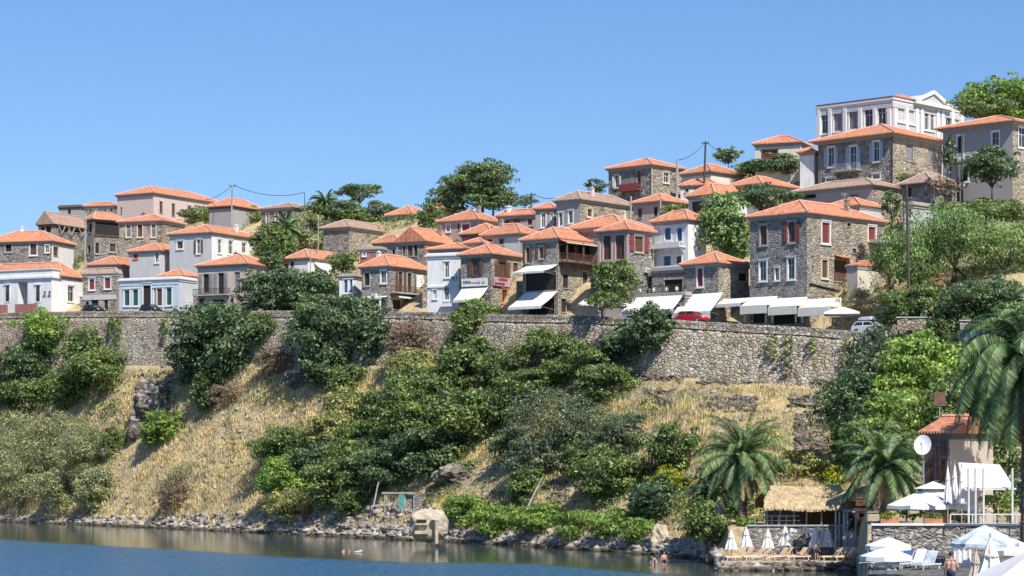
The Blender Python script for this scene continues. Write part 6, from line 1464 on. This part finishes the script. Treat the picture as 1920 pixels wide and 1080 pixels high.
    for q in (-.032, .032): m4.box(hd.x+q-.01, hd.x+q+.01, hd.y-.112, hd.y-.1, hd.z+.02, hd.z+.032)
    m4.build('eyes', M['black'], root)
    if top:
        m5 = MB()
        for q in (-.07, .07): off = (J['rs']-J['ls']).normalized()*q; cap(J['hip']+off, J['chest']+off*1.3, .12, .135, m5); cap(J['chest']+off*1.3, J['neck']-Vector((0, 0, .1))+off, .125, .08, m5)
        t = m5.build('shirt', M[top], root, smooth=True); md = t.modifiers.new('r', 'REMESH'); md.mode = 'VOXEL'; md.voxel_size = .02; md.use_smooth_shade = True
    for ch in root.children: ch.scale = (s, s, s)
    return root
person('shirtless man with dark hair and navy shorts at the bottom right', 1783, 95, TZ, R(150), dict(lw=(-.2, -.2, 1.05), le=(-.3, .0, 1.12)), hgt=1.78)
person('person in dark swimwear wading near the pale boulder', 1245, 214, -.42, R(20), dict(le=(-.32, -.02, 1.15), lw=(-.34, -.22, .98), lk=(-.14, -.1, .5), la=(-.15, .0, .08)), 'black')
person('stooping person in the shallows left of the wading one', 1229, 216, -.5, R(-60), dict(chest=(0, -.22, 1.16), neck=(0, -.38, 1.26), head=(0, -.46, 1.36), ls=(-.18, -.34, 1.22), rs=(.18, -.34, 1.22), le=(-.22, -.42, .98), re=(.22, -.42, .98), lw=(-.2, -.5, .76), rw=(.2, -.5, .76)), 'pinkfab', hgt=1.6)
person('bather in dark shorts standing between the loungers and closed parasols', 1531, 208.6, FZ, R(10), {}, 'shorts', hgt=1.66)
person('sunbather with long dark hair lying back on a wooden lounger', 1503, 208.3, FZ-.5, R(118), dict(hip=(0, 0, .95), chest=(0, .28, 1.08), neck=(0, .46, 1.2), head=(0, .56, 1.3), ls=(-.18, .4, 1.16), rs=(.18, .4, 1.16), le=(-.26, .22, 1.0), re=(.26, .22, 1.0), lw=(-.24, .0, .96), rw=(.24, .0, .96),
        lh=(-.09, -.03, .94), rh=(.09, -.03, .94), lk=(-.11, -.42, 1.02), rk=(.11, -.45, .95), la=(-.11, -.82, .92), ra=(.11, -.86, .92)), 'woodred', hair='long')
person('swimmer up to the neck in the water, the left one of two', 644, 246, -1.28, R(60), {}, hgt=1.7)
person('swimmer up to the neck in the water, the right one beside white splash', 655, 245, -1.3, R(-40), dict(rw=(.55, -.35, 1.38), re=(.38, -.18, 1.34)), hgt=1.7)
r = empty('swim_float', P(672, 1036, 245), 0, 'white curved swim float lying beside the right swimmer', 'float'); r.location.z = .03; mb = MB(); mb.tube([(-.42, 0, 0), (-.15, -.02, .03), (.12, 0, .07), (.4, .05, .15)], .07, 8); mb.build('tube', M['fabric'], r, smooth=True)

for x0, x1, y, hgt, off, lab in ((150, 162, 535, 3.4, 11, 'between the white porch house and the narrow stone house'), (362, 374, 530, 3.6, 12, 'between the green-shuttered villa and the pink balcony house'), (522, 560, 540, 3.0, 12, 'right of the pink balcony house'),
        (792, 808, 520, 5.0, 13.5, 'between the corner tavern and the tall white house'), (968, 990, 510, 5.6, 13, 'between the stone shop and the awning tavern'), (1108, 1128, 505, 6.0, 13, 'between the awning tavern and the tall pink house'),
        (1216, 1236, 520, 5.0, 15, 'left of the white balcony house'), (1560, 1652, 570, 2.6, 12, 'behind the wide white parasol')):
    D = D2((x0+x1)/2)+off; z = zroad((x0+x1)/2); lowwall('stone_wall', 'rough stone garden wall '+lab, x0, x1, D, z-.6, z+hgt, 'stonetan', .5, 'trims')
